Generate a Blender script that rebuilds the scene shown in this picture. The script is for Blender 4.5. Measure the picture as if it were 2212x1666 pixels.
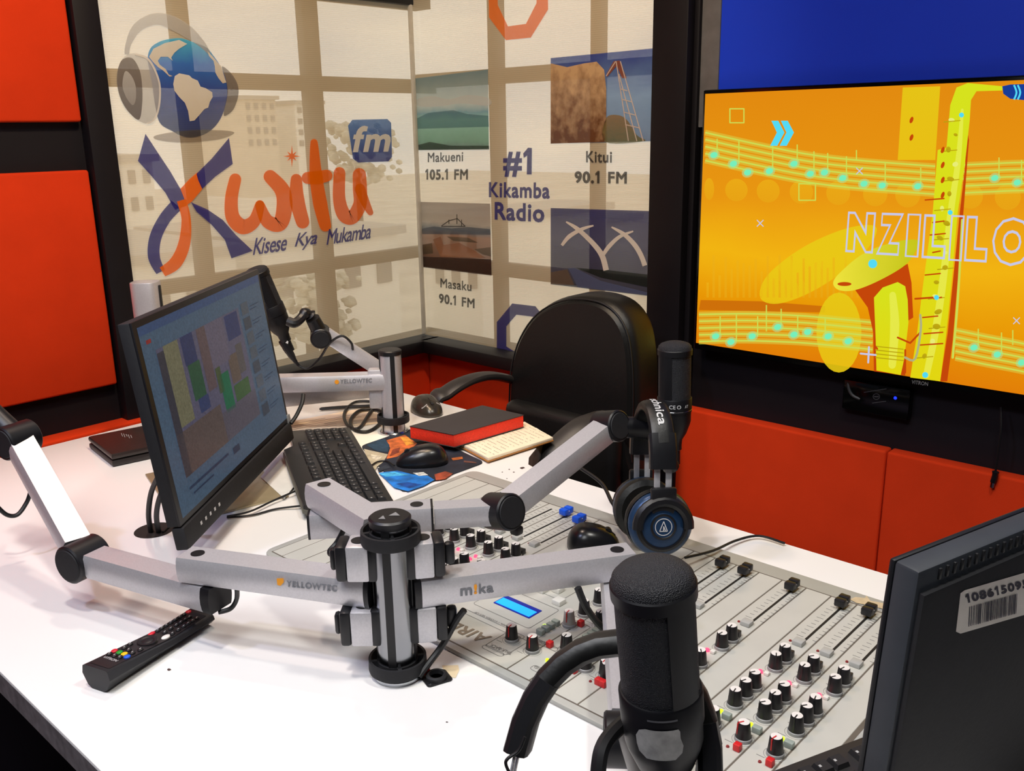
import bpy, bmesh, math, random
from mathutils import Vector as V, Matrix as M
random.seed(4)
for o in list(bpy.data.objects): bpy.data.objects.remove(o)
SC = bpy.context.scene
COL = SC.collection
# ------------------------------------------------------------------ camera
CAM = V((0, 0, 1.37)); F = 1993.17; CX, CY = 1106.0, 833.0
pitch, roll, yaw = math.radians(15.48217), math.radians(-1.00022), math.radians(42.65393)
fh = V((math.cos(yaw), math.sin(yaw), 0)); UPV = V((0, 0, 1))
WV = math.cos(pitch) * fh - math.sin(pitch) * UPV
r0 = WV.cross(UPV).normalized(); u0 = r0.cross(WV)
RV = math.cos(roll) * r0 + math.sin(roll) * u0
UV = -math.sin(roll) * r0 + math.cos(roll) * u0
cd = bpy.data.cameras.new('camera'); cam = bpy.data.objects.new('camera', cd); COL.objects.link(cam)
cam.matrix_world = M(((RV.x, UV.x, -WV.x, CAM.x), (RV.y, UV.y, -WV.y, CAM.y), (RV.z, UV.z, -WV.z, CAM.z), (0, 0, 0, 1)))
cd.sensor_fit = 'HORIZONTAL'; cd.sensor_width = 36; cd.lens = F / 2212 * 36; cd.clip_start = .02; cd.clip_end = 500
SC.camera = cam
# ------------------------------------------------------------------ view, world, lamps
SC.view_settings.view_transform = 'Standard'; SC.view_settings.look = 'None'
SC.view_settings.gamma = 1; SC.view_settings.use_curve_mapping = False; SC.view_settings.exposure = 0.0
W = bpy.data.worlds.new('overcast_sky'); SC.world = W; W.use_nodes = True
nt = W.node_tree; nt.nodes.clear()
wo = nt.nodes.new('ShaderNodeOutputWorld'); bg = nt.nodes.new('ShaderNodeBackground'); bg.inputs[1].default_value = 1.15
tc = nt.nodes.new('ShaderNodeTexCoord'); mp = nt.nodes.new('ShaderNodeMapping'); mp.inputs['Scale'].default_value = (2, 2, 7)
nz = nt.nodes.new('ShaderNodeTexNoise'); nz.inputs['Scale'].default_value = 1.6; nz.inputs['Detail'].default_value = 5
rp = nt.nodes.new('ShaderNodeValToRGB'); rp.color_ramp.elements[0].position = .3; rp.color_ramp.elements[1].position = .62
rp.color_ramp.elements[0].color = (.66, .70, .70, 1); rp.color_ramp.elements[1].color = (1.0, .93, .78, 1)
for a, b in ((tc.outputs['Generated'], mp.inputs[0]), (mp.outputs[0], nz.inputs['Vector']), (nz.outputs['Fac'], rp.inputs[0]), (rp.outputs[0], bg.inputs[0]), (bg.outputs[0], wo.inputs[0])):
    nt.links.new(a, b)

def lamp(name, kind, loc, tgt, energy, col, size=.1, spot=60, blend=.4):
    l = bpy.data.lights.new(name, kind); l.energy = energy; l.color = col
    if kind == 'AREA': l.shape = 'DISK'; l.size = size
    else: l.shadow_soft_size = size
    if kind == 'SPOT': l.spot_size = math.radians(spot); l.spot_blend = blend
    o = bpy.data.objects.new(name, l); COL.objects.link(o); o.location = loc
    o.rotation_euler = (V(tgt) - V(loc)).to_track_quat('-Z', 'Y').to_euler()
    return o
lamp('ceiling_lamp_warm', 'SPOT', (.15, .75, 2.58), (.55, .85, .75), 54, (1, .93, .84), .07, 75, .6)
lamp('ceiling_lamp_cool', 'SPOT', (-.35, 1.35, 2.58), (.6, .9, .75), 38, (.62, .68, 1), .05, 70, .6)
lamp('ceiling_lamp_pink', 'SPOT', (.95, 1.55, 2.58), (.7, 1.1, .75), 34, (1, .78, .64), .05, 75, .6)
lamp('ceiling_lamp_white', 'SPOT', (.9, .1, 2.58), (.95, .6, .75), 46, (1, .97, .9), .07, 75, .6)
lamp('ceiling_lamp_panel', 'SPOT', (.9, 1.0, 2.58), (1.6, 2.2, 1.2), 66, (1, .74, .46), .08, 95, .7)
lamp('ceiling_lamp_orange_wall', 'SPOT', (.2, 1.1, 2.58), (.5, 2.2, 1.15), 30, (1, .9, .85), .08, 70, .8)
lamp('ceiling_lamp_tv_wall', 'SPOT', (1.0, .5, 2.58), (2.0, .5, .9), 9, (1, .9, .8), .08, 90, .7)
lamp('fill_area_light', 'AREA', (-.5, .4, 2.6), (-.5, .4, 0), 26, (.95, .97, 1), .9)  # added soft fill, lifts the desk edge and left-facing sides

SC.cycles.max_bounces = 7; SC.cycles.diffuse_bounces = 3; SC.cycles.glossy_bounces = 3; SC.cycles.transparent_max_bounces = 16
# ------------------------------------------------------------------ pixel rays: a photo point on a known real plane
def ray(px, py): return (px - CX) / F * RV - (py - CY) / F * UV + WV
def D(px, py, z=.75): d = ray(px, py); return CAM + d * ((z - CAM.z) / d.z)
def WX(px, py, X=2.0): d = ray(px, py); return CAM + d * (X / d.x)
def WY(px, py, Y=2.232): d = ray(px, py); return CAM + d * (Y / d.y)
def PD(px, py, dep): return CAM + ray(px, py) * dep
def PL(px, py, p, n): d = ray(px, py); return CAM + d * ((p - CAM).dot(n) / d.dot(n))

# ------------------------------------------------------------------ materials
def s2l(c):
    return tuple((x / 12.92 if x <= .04045 else ((x + .055) / 1.055) ** 2.4) for x in (v / 255 for v in c))
MATS = {}
def mat(name, rgb, rough=.5, metal=0, var=.06, scale=40, bump=0, bscale=200, spec=.5, emit=0, coat=0, alpha=1, trans=0):
    if name in MATS: return MATS[name]
    m = bpy.data.materials.new(name); m.use_nodes = True; MATS[name] = m
    t = m.node_tree; b = t.nodes['Principled BSDF']; c = s2l(rgb)
    tcn = t.nodes.new('ShaderNodeTexCoord'); n = t.nodes.new('ShaderNodeTexNoise'); n.inputs['Scale'].default_value = scale; n.inputs['Detail'].default_value = 3
    t.links.new(tcn.outputs['Object'], n.inputs['Vector'])
    r = t.nodes.new('ShaderNodeValToRGB'); r.color_ramp.elements[0].position = .3; r.color_ramp.elements[1].position = .7
    r.color_ramp.elements[0].color = (*[x * (1 - var) for x in c], 1); r.color_ramp.elements[1].color = (*[min(1, x * (1 + var)) for x in c], 1)
    t.links.new(n.outputs['Fac'], r.inputs[0]); t.links.new(r.outputs[0], b.inputs['Base Color'])
    b.inputs['Roughness'].default_value = rough; b.inputs['Metallic'].default_value = metal
    b.inputs['Specular IOR Level'].default_value = spec; b.inputs['Coat Weight'].default_value = coat
    b.inputs['Alpha'].default_value = alpha; b.inputs['Transmission Weight'].default_value = trans
    if emit:
        t.links.new(r.outputs[0], b.inputs['Emission Color']); b.inputs['Emission Strength'].default_value = emit
    if bump:
        n2 = t.nodes.new('ShaderNodeTexNoise'); n2.inputs['Scale'].default_value = bscale; n2.inputs['Detail'].default_value = 2
        t.links.new(tcn.outputs['Object'], n2.inputs['Vector'])
        bp = t.nodes.new('ShaderNodeBump'); bp.inputs['Strength'].default_value = bump; bp.inputs['Distance'].default_value = .002
        t.links.new(n2.outputs['Fac'], bp.inputs['Height']); t.links.new(bp.outputs[0], b.inputs['Normal'])
    return m

def ramp_mat(name, stops, axis=2, noise=.0, nscale=8, kind='diffuse', alpha=1.0, rough=.8):
    """print / screen material: colour ramp along one axis of the sheet, broken by noise"""
    m = bpy.data.materials.new(name); m.use_nodes = True; t = m.node_tree; t.nodes.clear()
    out = t.nodes.new('ShaderNodeOutputMaterial'); tcn = t.nodes.new('ShaderNodeTexCoord'); sp = t.nodes.new('ShaderNodeSeparateXYZ')
    t.links.new(tcn.outputs['Generated'], sp.inputs[0])
    n = t.nodes.new('ShaderNodeTexNoise'); n.inputs['Scale'].default_value = nscale; n.inputs['Detail'].default_value = 6
    t.links.new(tcn.outputs['Generated'], n.inputs['Vector'])
    a = t.nodes.new('ShaderNodeMath'); a.operation = 'MULTIPLY_ADD'; a.inputs[1].default_value = noise; t.links.new(n.outputs['Fac'], a.inputs[0])
    s = t.nodes.new('ShaderNodeMath'); s.operation = 'SUBTRACT'; t.links.new(sp.outputs[axis], s.inputs[0]); s.inputs[1].default_value = noise * .5
    t.links.new(s.outputs[0], a.inputs[2])
    r = t.nodes.new('ShaderNodeValToRGB'); el = r.color_ramp.elements
    while len(el) < len(stops): el.new(.5)
    for e, (p, c) in zip(el, stops): e.position = p; e.color = (*s2l(c), 1)
    t.links.new(a.outputs[0], r.inputs[0])
    if kind == 'emit':
        sh = t.nodes.new('ShaderNodeEmission'); sh.inputs[1].default_value = 1.0
    else:
        sh = t.nodes.new('ShaderNodeBsdfDiffuse')
    t.links.new(r.outputs[0], sh.inputs[0])
    if alpha < 1:
        tr = t.nodes.new('ShaderNodeBsdfTransparent'); mx = t.nodes.new('ShaderNodeMixShader'); mx.inputs[0].default_value = alpha
        t.links.new(tr.outputs[0], mx.inputs[1]); t.links.new(sh.outputs[0], mx.inputs[2]); t.links.new(mx.outputs[0], out.inputs[0])
    else: t.links.new(sh.outputs[0], out.inputs[0])
    return m
def pr(name, c, alpha=.8, c2=None, noise=.15, nscale=20): # ink on the mesh blind
    if name not in MATS: MATS[name] = ramp_mat(name, [(0, c), (1, c2 or c)], 2, noise, nscale, 'diffuse', alpha)
    return MATS[name]
def em(name, c, c2=None, axis=2, noise=.1, nscale=12, alpha=1.0):   # lit pixels of a screen
    if name not in MATS: MATS[name] = ramp_mat(name, [(0, c), (1, c2 or c)], axis, noise, nscale, 'emit', alpha)
    return MATS[name]

# ------------------------------------------------------------------ mesh builder
def frame(p, d, up=UPV):
    d = V(d).normalized(); s = d.cross(up)
    if s.length < 1e-5: s = d.cross(V((1, 0, 0)))
    s.normalize(); u = s.cross(d)
    return M(((s.x, u.x, d.x, p[0]), (s.y, u.y, d.y, p[1]), (s.z, u.z, d.z, p[2]), (0, 0, 0, 1)))   # local z along d
class MB:
    def __init__(s): s.bm = bmesh.new(); s.mi = 0
    def _fin(s, fs):
        for f in fs: f.material_index = s.mi
        return s
    def box(s, c, size, R=None, bev=0, seg=2):
        T = M.Translation(V(c)) @ ((R.to_4x4() if R else M()) @ M.Diagonal((*size, 1)))
        g = bmesh.ops.create_cube(s.bm, size=1, matrix=T); vs = g['verts']
        es = list({e for v in vs for e in v.link_edges})
        fs = {f for v in vs for f in v.link_faces}
        if bev:
            g = bmesh.ops.bevel(s.bm, geom=es, offset=bev, segments=seg, affect='EDGES', profile=.5)
            fs = {f for f in g['faces']} | {f for f in fs if f.is_valid}
        return s._fin(fs)
    def cyl(s, p0, p1, r0, r1=None, seg=24, caps=True):
        p0, p1 = V(p0), V(p1); T = frame(p0, p1 - p0); h = (p1 - p0).length; r1 = r0 if r1 is None else r1
        return s.lathe(([(0, 0)] if caps else []) + [(r0, 0), (r1, h)] + ([(0, h)] if caps else []), T, seg)
    def lathe(s, prof, T=M(), seg=24):
        rings = []; fs = []
        for r, z in prof:
            if r < 1e-6: rings.append([s.bm.verts.new(T @ V((0, 0, z)))])
            else: rings.append([s.bm.verts.new(T @ V((r * math.cos(2 * math.pi * k / seg), r * math.sin(2 * math.pi * k / seg), z))) for k in range(seg)])
        for A, B in zip(rings, rings[1:]):
            for k in range(seg):
                k2 = (k + 1) % seg
                q = [A[k % len(A)], A[k2 % len(A)], B[k2 % len(B)], B[k % len(B)]]
                q2 = []
                for v in q:
                    if v not in q2: q2.append(v)
                if len(q2) > 2:
                    try: fs.append(s.bm.faces.new(q2))
                    except ValueError: pass
        return s._fin(fs)
    def tube(s, pts, r, seg=8, smooth=True):
        pts = [V(p) for p in pts]
        if smooth and len(pts) > 2: pts = crom(pts, 6)
        n = len(pts); rings = []; up = UPV; fs = []
        d = (pts[1] - pts[0]).normalized(); sd = d.cross(up)
        if sd.length < 1e-3: sd = d.cross(V((1, 0, 0)))
        sd.normalize()
        for i, p in enumerate(pts):
            d = (pts[min(i + 1, n - 1)] - pts[max(i - 1, 0)]).normalized()
            sd = (sd - d * sd.dot(d)).normalized(); u = sd.cross(d)
            rr = r[min(i, len(r) - 1)] if isinstance(r, (list, tuple)) else r
            rings.append([s.bm.verts.new(p + sd * rr * math.cos(2 * math.pi * k / seg) + u * rr * math.sin(2 * math.pi * k / seg)) for k in range(seg)])
        for A, B in zip(rings, rings[1:]):
            for k in range(seg): fs.append(s.bm.faces.new((A[k], A[(k + 1) % seg], B[(k + 1) % seg], B[k])))
        fs.append(s.bm.faces.new(rings[0][::-1])); fs.append(s.bm.faces.new(rings[-1]))
        return s._fin(fs)
    def sweep(s, pts, prof, ups):
        """profile (s,u) swept along pts; ups = one up vector or a list"""
        pts = [V(p) for p in pts]; n = len(pts); rings = []; fs = []
        for i, p in enumerate(pts):
            d = (pts[min(i + 1, n - 1)] - pts[max(i - 1, 0)]).normalized(); up = ups[i] if isinstance(ups, list) else ups
            sd = d.cross(up).normalized(); u = sd.cross(d)
            rings.append([s.bm.verts.new(p + sd * a + u * b) for a, b in prof])
        k = len(prof)
        for A, B in zip(rings, rings[1:]):
            for j in range(k): fs.append(s.bm.faces.new((A[j], A[(j + 1) % k], B[(j + 1) % k], B[j])))
        fs.append(s.bm.faces.new(rings[0][::-1])); fs.append(s.bm.faces.new(rings[-1]))
        return s._fin(fs)
    def prism(s, poly, T, h, bev=0):
        """2-D polygon in T's xy plane pushed along T's z by h"""
        a = [s.bm.verts.new(T @ V((x, y, 0))) for x, y in poly]; b = [s.bm.verts.new(T @ V((x, y, h))) for x, y in poly]; n = len(poly)
        fs = [s.bm.faces.new(a[::-1]), s.bm.faces.new(b)] + [s.bm.faces.new((a[i], a[(i + 1) % n], b[(i + 1) % n], b[i])) for i in range(n)]
        if bev:
            es = list({e for f in fs[:2] for e in f.edges})
            g = bmesh.ops.bevel(s.bm, geom=es, offset=bev, segments=2, affect='EDGES', profile=.5)
            fs = [f for f in fs if f.is_valid] + list(g['faces'])
        return s._fin(fs)
    def poly(s, pts):
        try: f = s.bm.faces.new([s.bm.verts.new(V(p)) for p in pts])
        except ValueError: return s
        return s._fin([f])
    def mesh(s, me, T):
        n = len(s.bm.verts); tmp = me.copy(); tmp.transform(T); fn = len(s.bm.faces); s.bm.from_mesh(tmp); s.bm.faces.ensure_lookup_table()
        bpy.data.meshes.remove(tmp); return s._fin(s.bm.faces[fn:])
    def data(s, name, mats, inv=None, ang=35, tri=False):
        bmesh.ops.recalc_face_normals(s.bm, faces=s.bm.faces[:])
        big = [f for f in s.bm.faces if len(f.verts) > 4]
        if big: bmesh.ops.triangulate(s.bm, faces=big)
        me = bpy.data.meshes.new(name); s.bm.to_mesh(me); s.bm.free()
        if inv is not None: me.transform(inv)
        for m in (mats if isinstance(mats, (list, tuple)) else [mats]): me.materials.append(m)
        if me.polygons:
            me.polygons.foreach_set('use_smooth', [True] * len(me.polygons)); me.set_sharp_from_angle(angle=math.radians(ang))
        return me
WM = {}
def link(o, parent, Mw):
    COL.objects.link(o)
    if parent is not None: o.parent = parent
    WM[o.name] = Mw
def build(name, mb, mats, parent=None, ang=35):
    """vertices are given in world space; a part is stored relative to its thing"""
    Mw = WM[parent.name] if parent is not None else M()
    me = mb.data(name, mats, Mw.inverted() if parent is not None else None, ang)
    o = bpy.data.objects.new(name, me); link(o, parent, Mw)
    if name in ('paint_chips', 'handwriting', 'printed_lines', 'barcode', 'screen_stave'): o['kind'] = 'stuff'
    return o
def solo(name, mb, mats, label, cat, group=None, ang=35, origin=None):
    """a thing that is one mesh, its origin at its base"""
    vs = [v.co.copy() for v in mb.bm.verts]
    if origin is None:
        origin = V((sum(v.x for v in vs) / len(vs), sum(v.y for v in vs) / len(vs), min(v.z for v in vs)))
    Mw = M.Translation(origin); me = mb.data(name, mats, Mw.inverted(), ang)
    o = bpy.data.objects.new(name, me); o.location = origin; link(o, None, Mw); tag(o, label, cat, group); return o
def tag(o, label=None, cat=None, group=None, kind=None):
    for k, v in (('label', label), ('category', cat), ('group', group), ('kind', kind)):
        if v: o[k] = v
    return o
def thing(name, label, cat, loc=(0, 0, 0), rz=0, group=None):
    o = bpy.data.objects.new(name, None); o.empty_display_size = .02; o.location = loc; o.rotation_euler = (0, 0, rz)
    link(o, None, M.Translation(V(loc)) @ M.Rotation(rz, 4, 'Z')); return tag(o, label, cat, group)
def inst(me, name, parent, T):
    """a part that shares mesh data; T = world matrix"""
    o = bpy.data.objects.new(name, me); Mw = WM[parent.name]; COL.objects.link(o); o.parent = parent
    o.matrix_local = Mw.inverted() @ T; WM[o.name] = T
    if name in ('tiny_print', 'fader_scale'): o['kind'] = 'stuff'
    return o
def struct(name, mb, mats, parent=None, label=None, ang=35):
    o = build(name, mb, mats, parent, ang)
    if parent is None: o['kind'] = 'structure'
    if label: o['label'] = label
    return o
def crom(p, k=6, closed=False):
    out = []; n = len(p)
    for i in range(n if closed else n - 1):
        a, b, c, d = (p[(i - 1) % n], p[i], p[(i + 1) % n], p[(i + 2) % n]) if closed else (p[max(i - 1, 0)], p[i], p[i + 1], p[min(i + 2, n - 1)])
        for j in range(k):
            t = j / k
            out.append(.5 * ((2 * b) + (c - a) * t + (2 * a - 5 * b + 4 * c - d) * t * t + (3 * b - a - 3 * c + d) * t ** 3))
    if not closed: out.append(p[-1])
    return out
def rrect(w, h, r, n=4, cx=0, cy=0):
    o = []
    for sx, sy, a0 in ((1, 1, 0), (-1, 1, 90), (-1, -1, 180), (1, -1, 270)):
        for k in range(n + 1):
            a = math.radians(a0 + 90 * k / n); o.append((cx + sx * (w / 2 - r) + r * math.cos(a), cy + sy * (h / 2 - r) + r * math.sin(a)))
    return o
TXT = {}
def rawtext(s, outline=0.0, bold=0.0):
    c = bpy.data.curves.new('t', 'FONT'); c.body = s; c.offset = bold; c.resolution_u = 3
    if outline: c.fill_mode = 'NONE'; c.bevel_depth = outline; c.bevel_resolution = 0
    o = bpy.data.objects.new('t', c); COL.objects.link(o); dg = bpy.context.evaluated_depsgraph_get()
    me = bpy.data.meshes.new_from_object(o.evaluated_get(dg)); bpy.data.objects.remove(o); bpy.data.curves.remove(c)
    return me
GL = {}
def wid(me): xs = [v.co.x for v in me.vertices]; return max(xs) - min(xs)
def glyph(ch, bold):
    """one filled letter, thickened by pushing its rim outwards; the figure one gets a flag"""
    k = (ch, bold)
    if k in GL: return GL[k]
    if 'HH' not in GL: GL['HH'] = wid(rawtext('HH'))
    if ch == ' ': GL[k] = (None, .32); return GL[k]
    adv = wid(rawtext('H' + ch + 'H')) - GL['HH']
    b = bmesh.new()
    if ch == '1':
        h = .72; adv = .40
        b.faces.new([b.verts.new((x, y, 0)) for x, y in ((.20, h), (.27, h), (.27, 0), (.175, 0), (.175, h * .80), (.06, h * .70), (.06, h * .80))])
    else:
        me = rawtext(ch); b.from_mesh(me)
    bmesh.ops.remove_doubles(b, verts=b.verts[:], dist=1e-5); bmesh.ops.triangulate(b, faces=b.faces[:])
    if bold:
        push = {}
        for e in b.edges:
            if len(e.link_faces) != 1: continue
            f = e.link_faces[0]; p, q = e.verts[0].co, e.verts[1].co; d = (q - p).normalized(); n = V((d.y, -d.x, 0))
            if n.dot(f.calc_center_median() - (p + q) / 2) > 0: n = -n
            for v in e.verts: push.setdefault(v, V()); push[v] += n
        for v, n in push.items():
            if n.length > 1e-6: v.co += n.normalized() * bold
    me = bpy.data.meshes.new('glyph'); b.to_mesh(me); b.free(); GL[k] = (me, adv); return GL[k]
def textmesh(s, bold=0.0, shear=0.0, outline=0.0, space=1.0):
    k = (s, bold, shear, outline, space)
    if k in TXT: return TXT[k]
    if outline: me = rawtext(s, outline, bold)
    else:
        b = bmesh.new(); x = 0
        for ch in s:
            g, adv = glyph(ch, bold)
            if g:
                n = len(b.verts); b.from_mesh(g); b.verts.ensure_lookup_table()
                for v in b.verts[n:]: v.co.x += x + v.co.y * shear
            x += adv * space + bold * 1.2
        me = bpy.data.meshes.new('text'); b.to_mesh(me); b.free()
    xs = [v.co.x for v in me.vertices]; ys = [v.co.y for v in me.vertices]
    TXT[k] = (me, min(xs), max(xs), min(ys), max(ys)); return TXT[k]
def text(mb, s, bl, br, tl, lift=0, bold=0.0, shear=0.0, outline=0.0, space=1.0):
    """lettering mapped so that its box has the corners bl, br, tl (world points)"""
    me, x0, x1, y0, y1 = textmesh(s, bold, shear, outline, space); bl, br, tl = V(bl), V(br), V(tl)
    ex = (br - bl) / (x1 - x0); ey = (tl - bl) / (y1 - y0); n = ex.cross(ey).normalized()
    o = bl - ex * x0 - ey * y0 + n * lift; ez = n * (.02 if outline else 1)
    ez = n * (ex.length if outline else 1) * (.2 if outline else 1)
    T = M(((ex.x, ey.x, ez.x, o.x), (ex.y, ey.y, ez.y, o.y), (ex.z, ey.z, ez.z, o.z), (0, 0, 0, 1)))
    return mb.mesh(me, T)
def ribbon(mb, U, pts, widths, k=8, caps=True):
    """a brush stroke in photo pixels laid on a real plane by U(px,py)"""
    P = [V((x, y, 0)) for x, y in pts]; C = crom(P, k) if len(P) > 2 else P
    n = len(C); m = len(pts); Lr = []
    for i, p in enumerate(C):
        t = i / (n - 1) * (m - 1); j = min(int(t), m - 2); w = widths[j] + (widths[j + 1] - widths[j]) * (t - j) if isinstance(widths, (list, tuple)) else widths
        d = (C[min(i + 1, n - 1)] - C[max(i - 1, 0)]).normalized(); q = V((-d.y, d.x, 0)) * w / 2; Lr.append((p + q, p - q, d, w))
    vs = [(mb.bm.verts.new(U(a.x, a.y)), mb.bm.verts.new(U(b.x, b.y))) for a, b, _, _ in Lr]
    fs = [mb.bm.faces.new((A[0], A[1], B[1], B[0])) for A, B in zip(vs, vs[1:])]
    if caps:
        for (a, b, d, w), e in ((Lr[0], -1), (Lr[-1], 1)):
            c = (a + b) / 2; fan = [c + (math.cos(t) * (a - c) + math.sin(t) * d * e * w / 2) for t in [math.pi * q / 8 for q in range(9)]]
            fs.append(mb.bm.faces.new([mb.bm.verts.new(U(p.x, p.y)) for p in fan]))
    return mb._fin(fs)
def pxpoly(mb, U, pts, smooth=False, k=6):
    P = [V((x, y, 0)) for x, y in pts]
    if smooth: P = crom(P, k, True)
    return mb.poly([U(p.x, p.y) for p in P])
def ell(cx, cy, rx, ry, rot=0, n=28):
    c, s = math.cos(math.radians(rot)), math.sin(math.radians(rot))
    return [(cx + rx * math.cos(a) * c - ry * math.sin(a) * s, cy + rx * math.cos(a) * s + ry * math.sin(a) * c) for a in [2 * math.pi * i / n for i in range(n)]]
# ------------------------------------------------------------------ materials in use
BLACKP = mat('black_panel', (22, 19, 24), .55, var=.1, scale=6, spec=.3)
BLACKG = mat('black_gloss', (9, 10, 10), .12, var=.1)
ORANGE = mat('orange_fabric', (226, 62, 24), .9, var=.05, scale=8, bump=.25, bscale=700, spec=.1)
BLUEW = mat('blue_paint', (0, 68, 255), .6, var=.05, scale=3)
GREYW = mat('grey_wood', (120, 118, 118), .7, var=.12, scale=30)
WHITE = mat('white_laminate', (236, 234, 232), .22, var=.015, scale=3, spec=.4)
EDGE = mat('worn_grey_edge', (104, 100, 100), .8, var=.3, scale=60)
SILVER = mat('brushed_silver', (206, 204, 208), .42, .55, var=.05, scale=400)
CHROME = mat('chrome', (190, 192, 196), .18, 1, var=.03)
BLK = mat('black_plastic', (16, 16, 20), .42, var=.1, scale=90)
BLKM = mat('matt_black_plastic', (20, 20, 24), .7, var=.12, scale=120, bump=.1)
RUB = mat('black_rubber', (17, 17, 19), .5, var=.1)
LEATH = mat('black_leather', (15, 15, 15), .45, var=.12, scale=14, bump=.15, bscale=140)
GREYP = mat('grey_plastic', (128, 128, 128), .5)
PAPER = mat('white_paper', (235, 228, 215), .9, var=.03, scale=9)
CREAM = mat('cream_paper', (238, 224, 196), .9, var=.04, scale=30)
INK = mat('grey_ink', (120, 112, 118), .9)
CARPET = mat('dark_carpet', (104, 94, 112), .95, var=.3, scale=30, bump=.4, bscale=300)
CEIL = mat('dark_ceiling', (70, 70, 74), .9, var=.05)
# ------------------------------------------------------------------ room shell
struct('floor', MB().box((.3, .4, -.02), (4.0, 4.2, .04)), CARPET)
struct('ceiling', MB().box((.3, .4, 2.72), (4.0, 4.2, .04)), CEIL)
struct('wall_back', MB().box((.3, -1.68, 1.35), (4.0, .04, 2.7)), CEIL)
struct('wall_side', MB().box((-1.68, .4, 1.35), (.04, 4.2, 2.7)), CEIL)
xo = .968                                        # orange panels end here
xb = WY(240, 300).x                              # left edge of the printed blind
zs = .722                                        # sill level
ztop = 1.735
yb = WX(1409, 340).y                             # right edge of the right blind
w = MB(); w.box(((-1.7 + xb) / 2, 2.285, 1.35), (xb + 1.7, .07, 2.7))
w.box(((xb + 2.1) / 2, 2.285, zs / 2), (2.1 - xb, .07, zs)); w.box(((xb + 2.1) / 2, 2.285, (ztop + 2.7) / 2), (2.1 - xb, .07, 2.7 - ztop))
struct('wall_left', w, BLACKP)
w = MB(); w.box((2.065, (yb - 1.7) / 2, 1.35), (.07, yb + 1.7, 2.7))
w.box((2.065, (yb + 2.3) / 2, zs / 2), (.07, 2.3 - yb, zs)); w.box((2.065, (yb + 2.3) / 2, (ztop + .06 + 2.7) / 2), (.07, 2.3 - yb, 2.7 - ztop - .06))
struct('wall_right', w, BLACKP)
yg1, yg2 = WX(1517, 100, 2.02).y, WX(1557, 100, 2.02).y
zg = WX(1530, 275, 2.02).z
tag(struct('trim_3', MB().box((2.022, (yg1 + yg2) / 2, (zg + 2.7) / 2), (.016, yg1 - yg2, 2.7 - zg), bev=.002), GREYW), 'grey wood-grain upright strip beside the wall screen')
tag(struct('trim_4', MB().box((2.024, (yg2 - 1.65) / 2, (1.40 + 2.7) / 2), (.012, yg2 + 1.65, 1.3)), BLUEW), 'bright blue painted upper wall above the wall screen')
# posts and sills round the blinds
struct('trim_1', MB().box(((xo + xb) / 2 + .004, 2.236, 1.35), (xb - xo - .004, .05, 2.66), bev=.004), BLACKP)
w = MB(); w.box((2.01, yb - .055, 1.35), (.06, .10, 2.66), bev=.004); w.box((2.02, (yb - .105 + WX(1517, 100, 2.02).y) / 2, 1.35), (.03, yb - .105 - WX(1517, 100, 2.02).y, 2.66), bev=.004)
struct('trim_2', w, BLACKP)
struct('trim_5', MB().box(((xb + 2.0) / 2, 2.197, .706), (2.0 - xb, .085, .04), bev=.004), BLACKP)
struct('trim_6', MB().box((1.967, (yb + 2.155) / 2 + .01, .706), (.085, 2.155 - yb + .02, .04), bev=.004), BLACKP)
struct('trim_7', MB().box((1.99, 2.222, 1.24), (.012, .012, 1.02), bev=.003), mat('pale_trim', (205, 200, 190), .5), label='thin pale corner strip between the two printed blinds')
# ------------------------------------------------------------------ orange acoustic panels
def panel(x0, x1, y0, y1, z0, z1, label):
    return solo('acoustic_panel', MB().box(((x0 + x1) / 2, (y0 + y1) / 2, (z0 + z1) / 2), (x1 - x0, y1 - y0, z1 - z0), bev=.006, seg=3), ORANGE, label, 'wall panel', 'orange fabric wall panels')
zp = WY(100, 264).z; zq = WY(100, 371).z; zr = WY(100, 861).z
panel(-.5, xo, 2.226, 2.25, zp, 2.5, 'orange fabric wall panel at the top left, above the black crossbar')
panel(-.5, xo, 2.226, 2.25, zr, zq, 'large orange fabric wall panel at the left, below the black crossbar')
panel(-.9, xb, 2.19, 2.25, .04, .683, 'low orange panel showing as a thin strip behind the far left desk edge')
panel(xb + .01, 1.9895, 2.20, 2.25, .04, .683, 'low orange panel under the sill of the left printed blind')
zo = WX(1497.6, 886.7, 1.99).z; ys = WX(1905, 1075, 1.99).y
panel(1.99, 2.03, yb - .02, 2.24, .04, .683, 'low orange panel under the sill of the right printed blind, behind the chair')
panel(1.99, 2.03, ys + .0012, yb - .0225, .04, zo, 'low orange panel below the wall screen, left of the vertical seam')
panel(1.99, 2.03, ys - .95, ys - .0012, .04, zo, 'low orange panel below the wall screen, right of the vertical seam')
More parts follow.
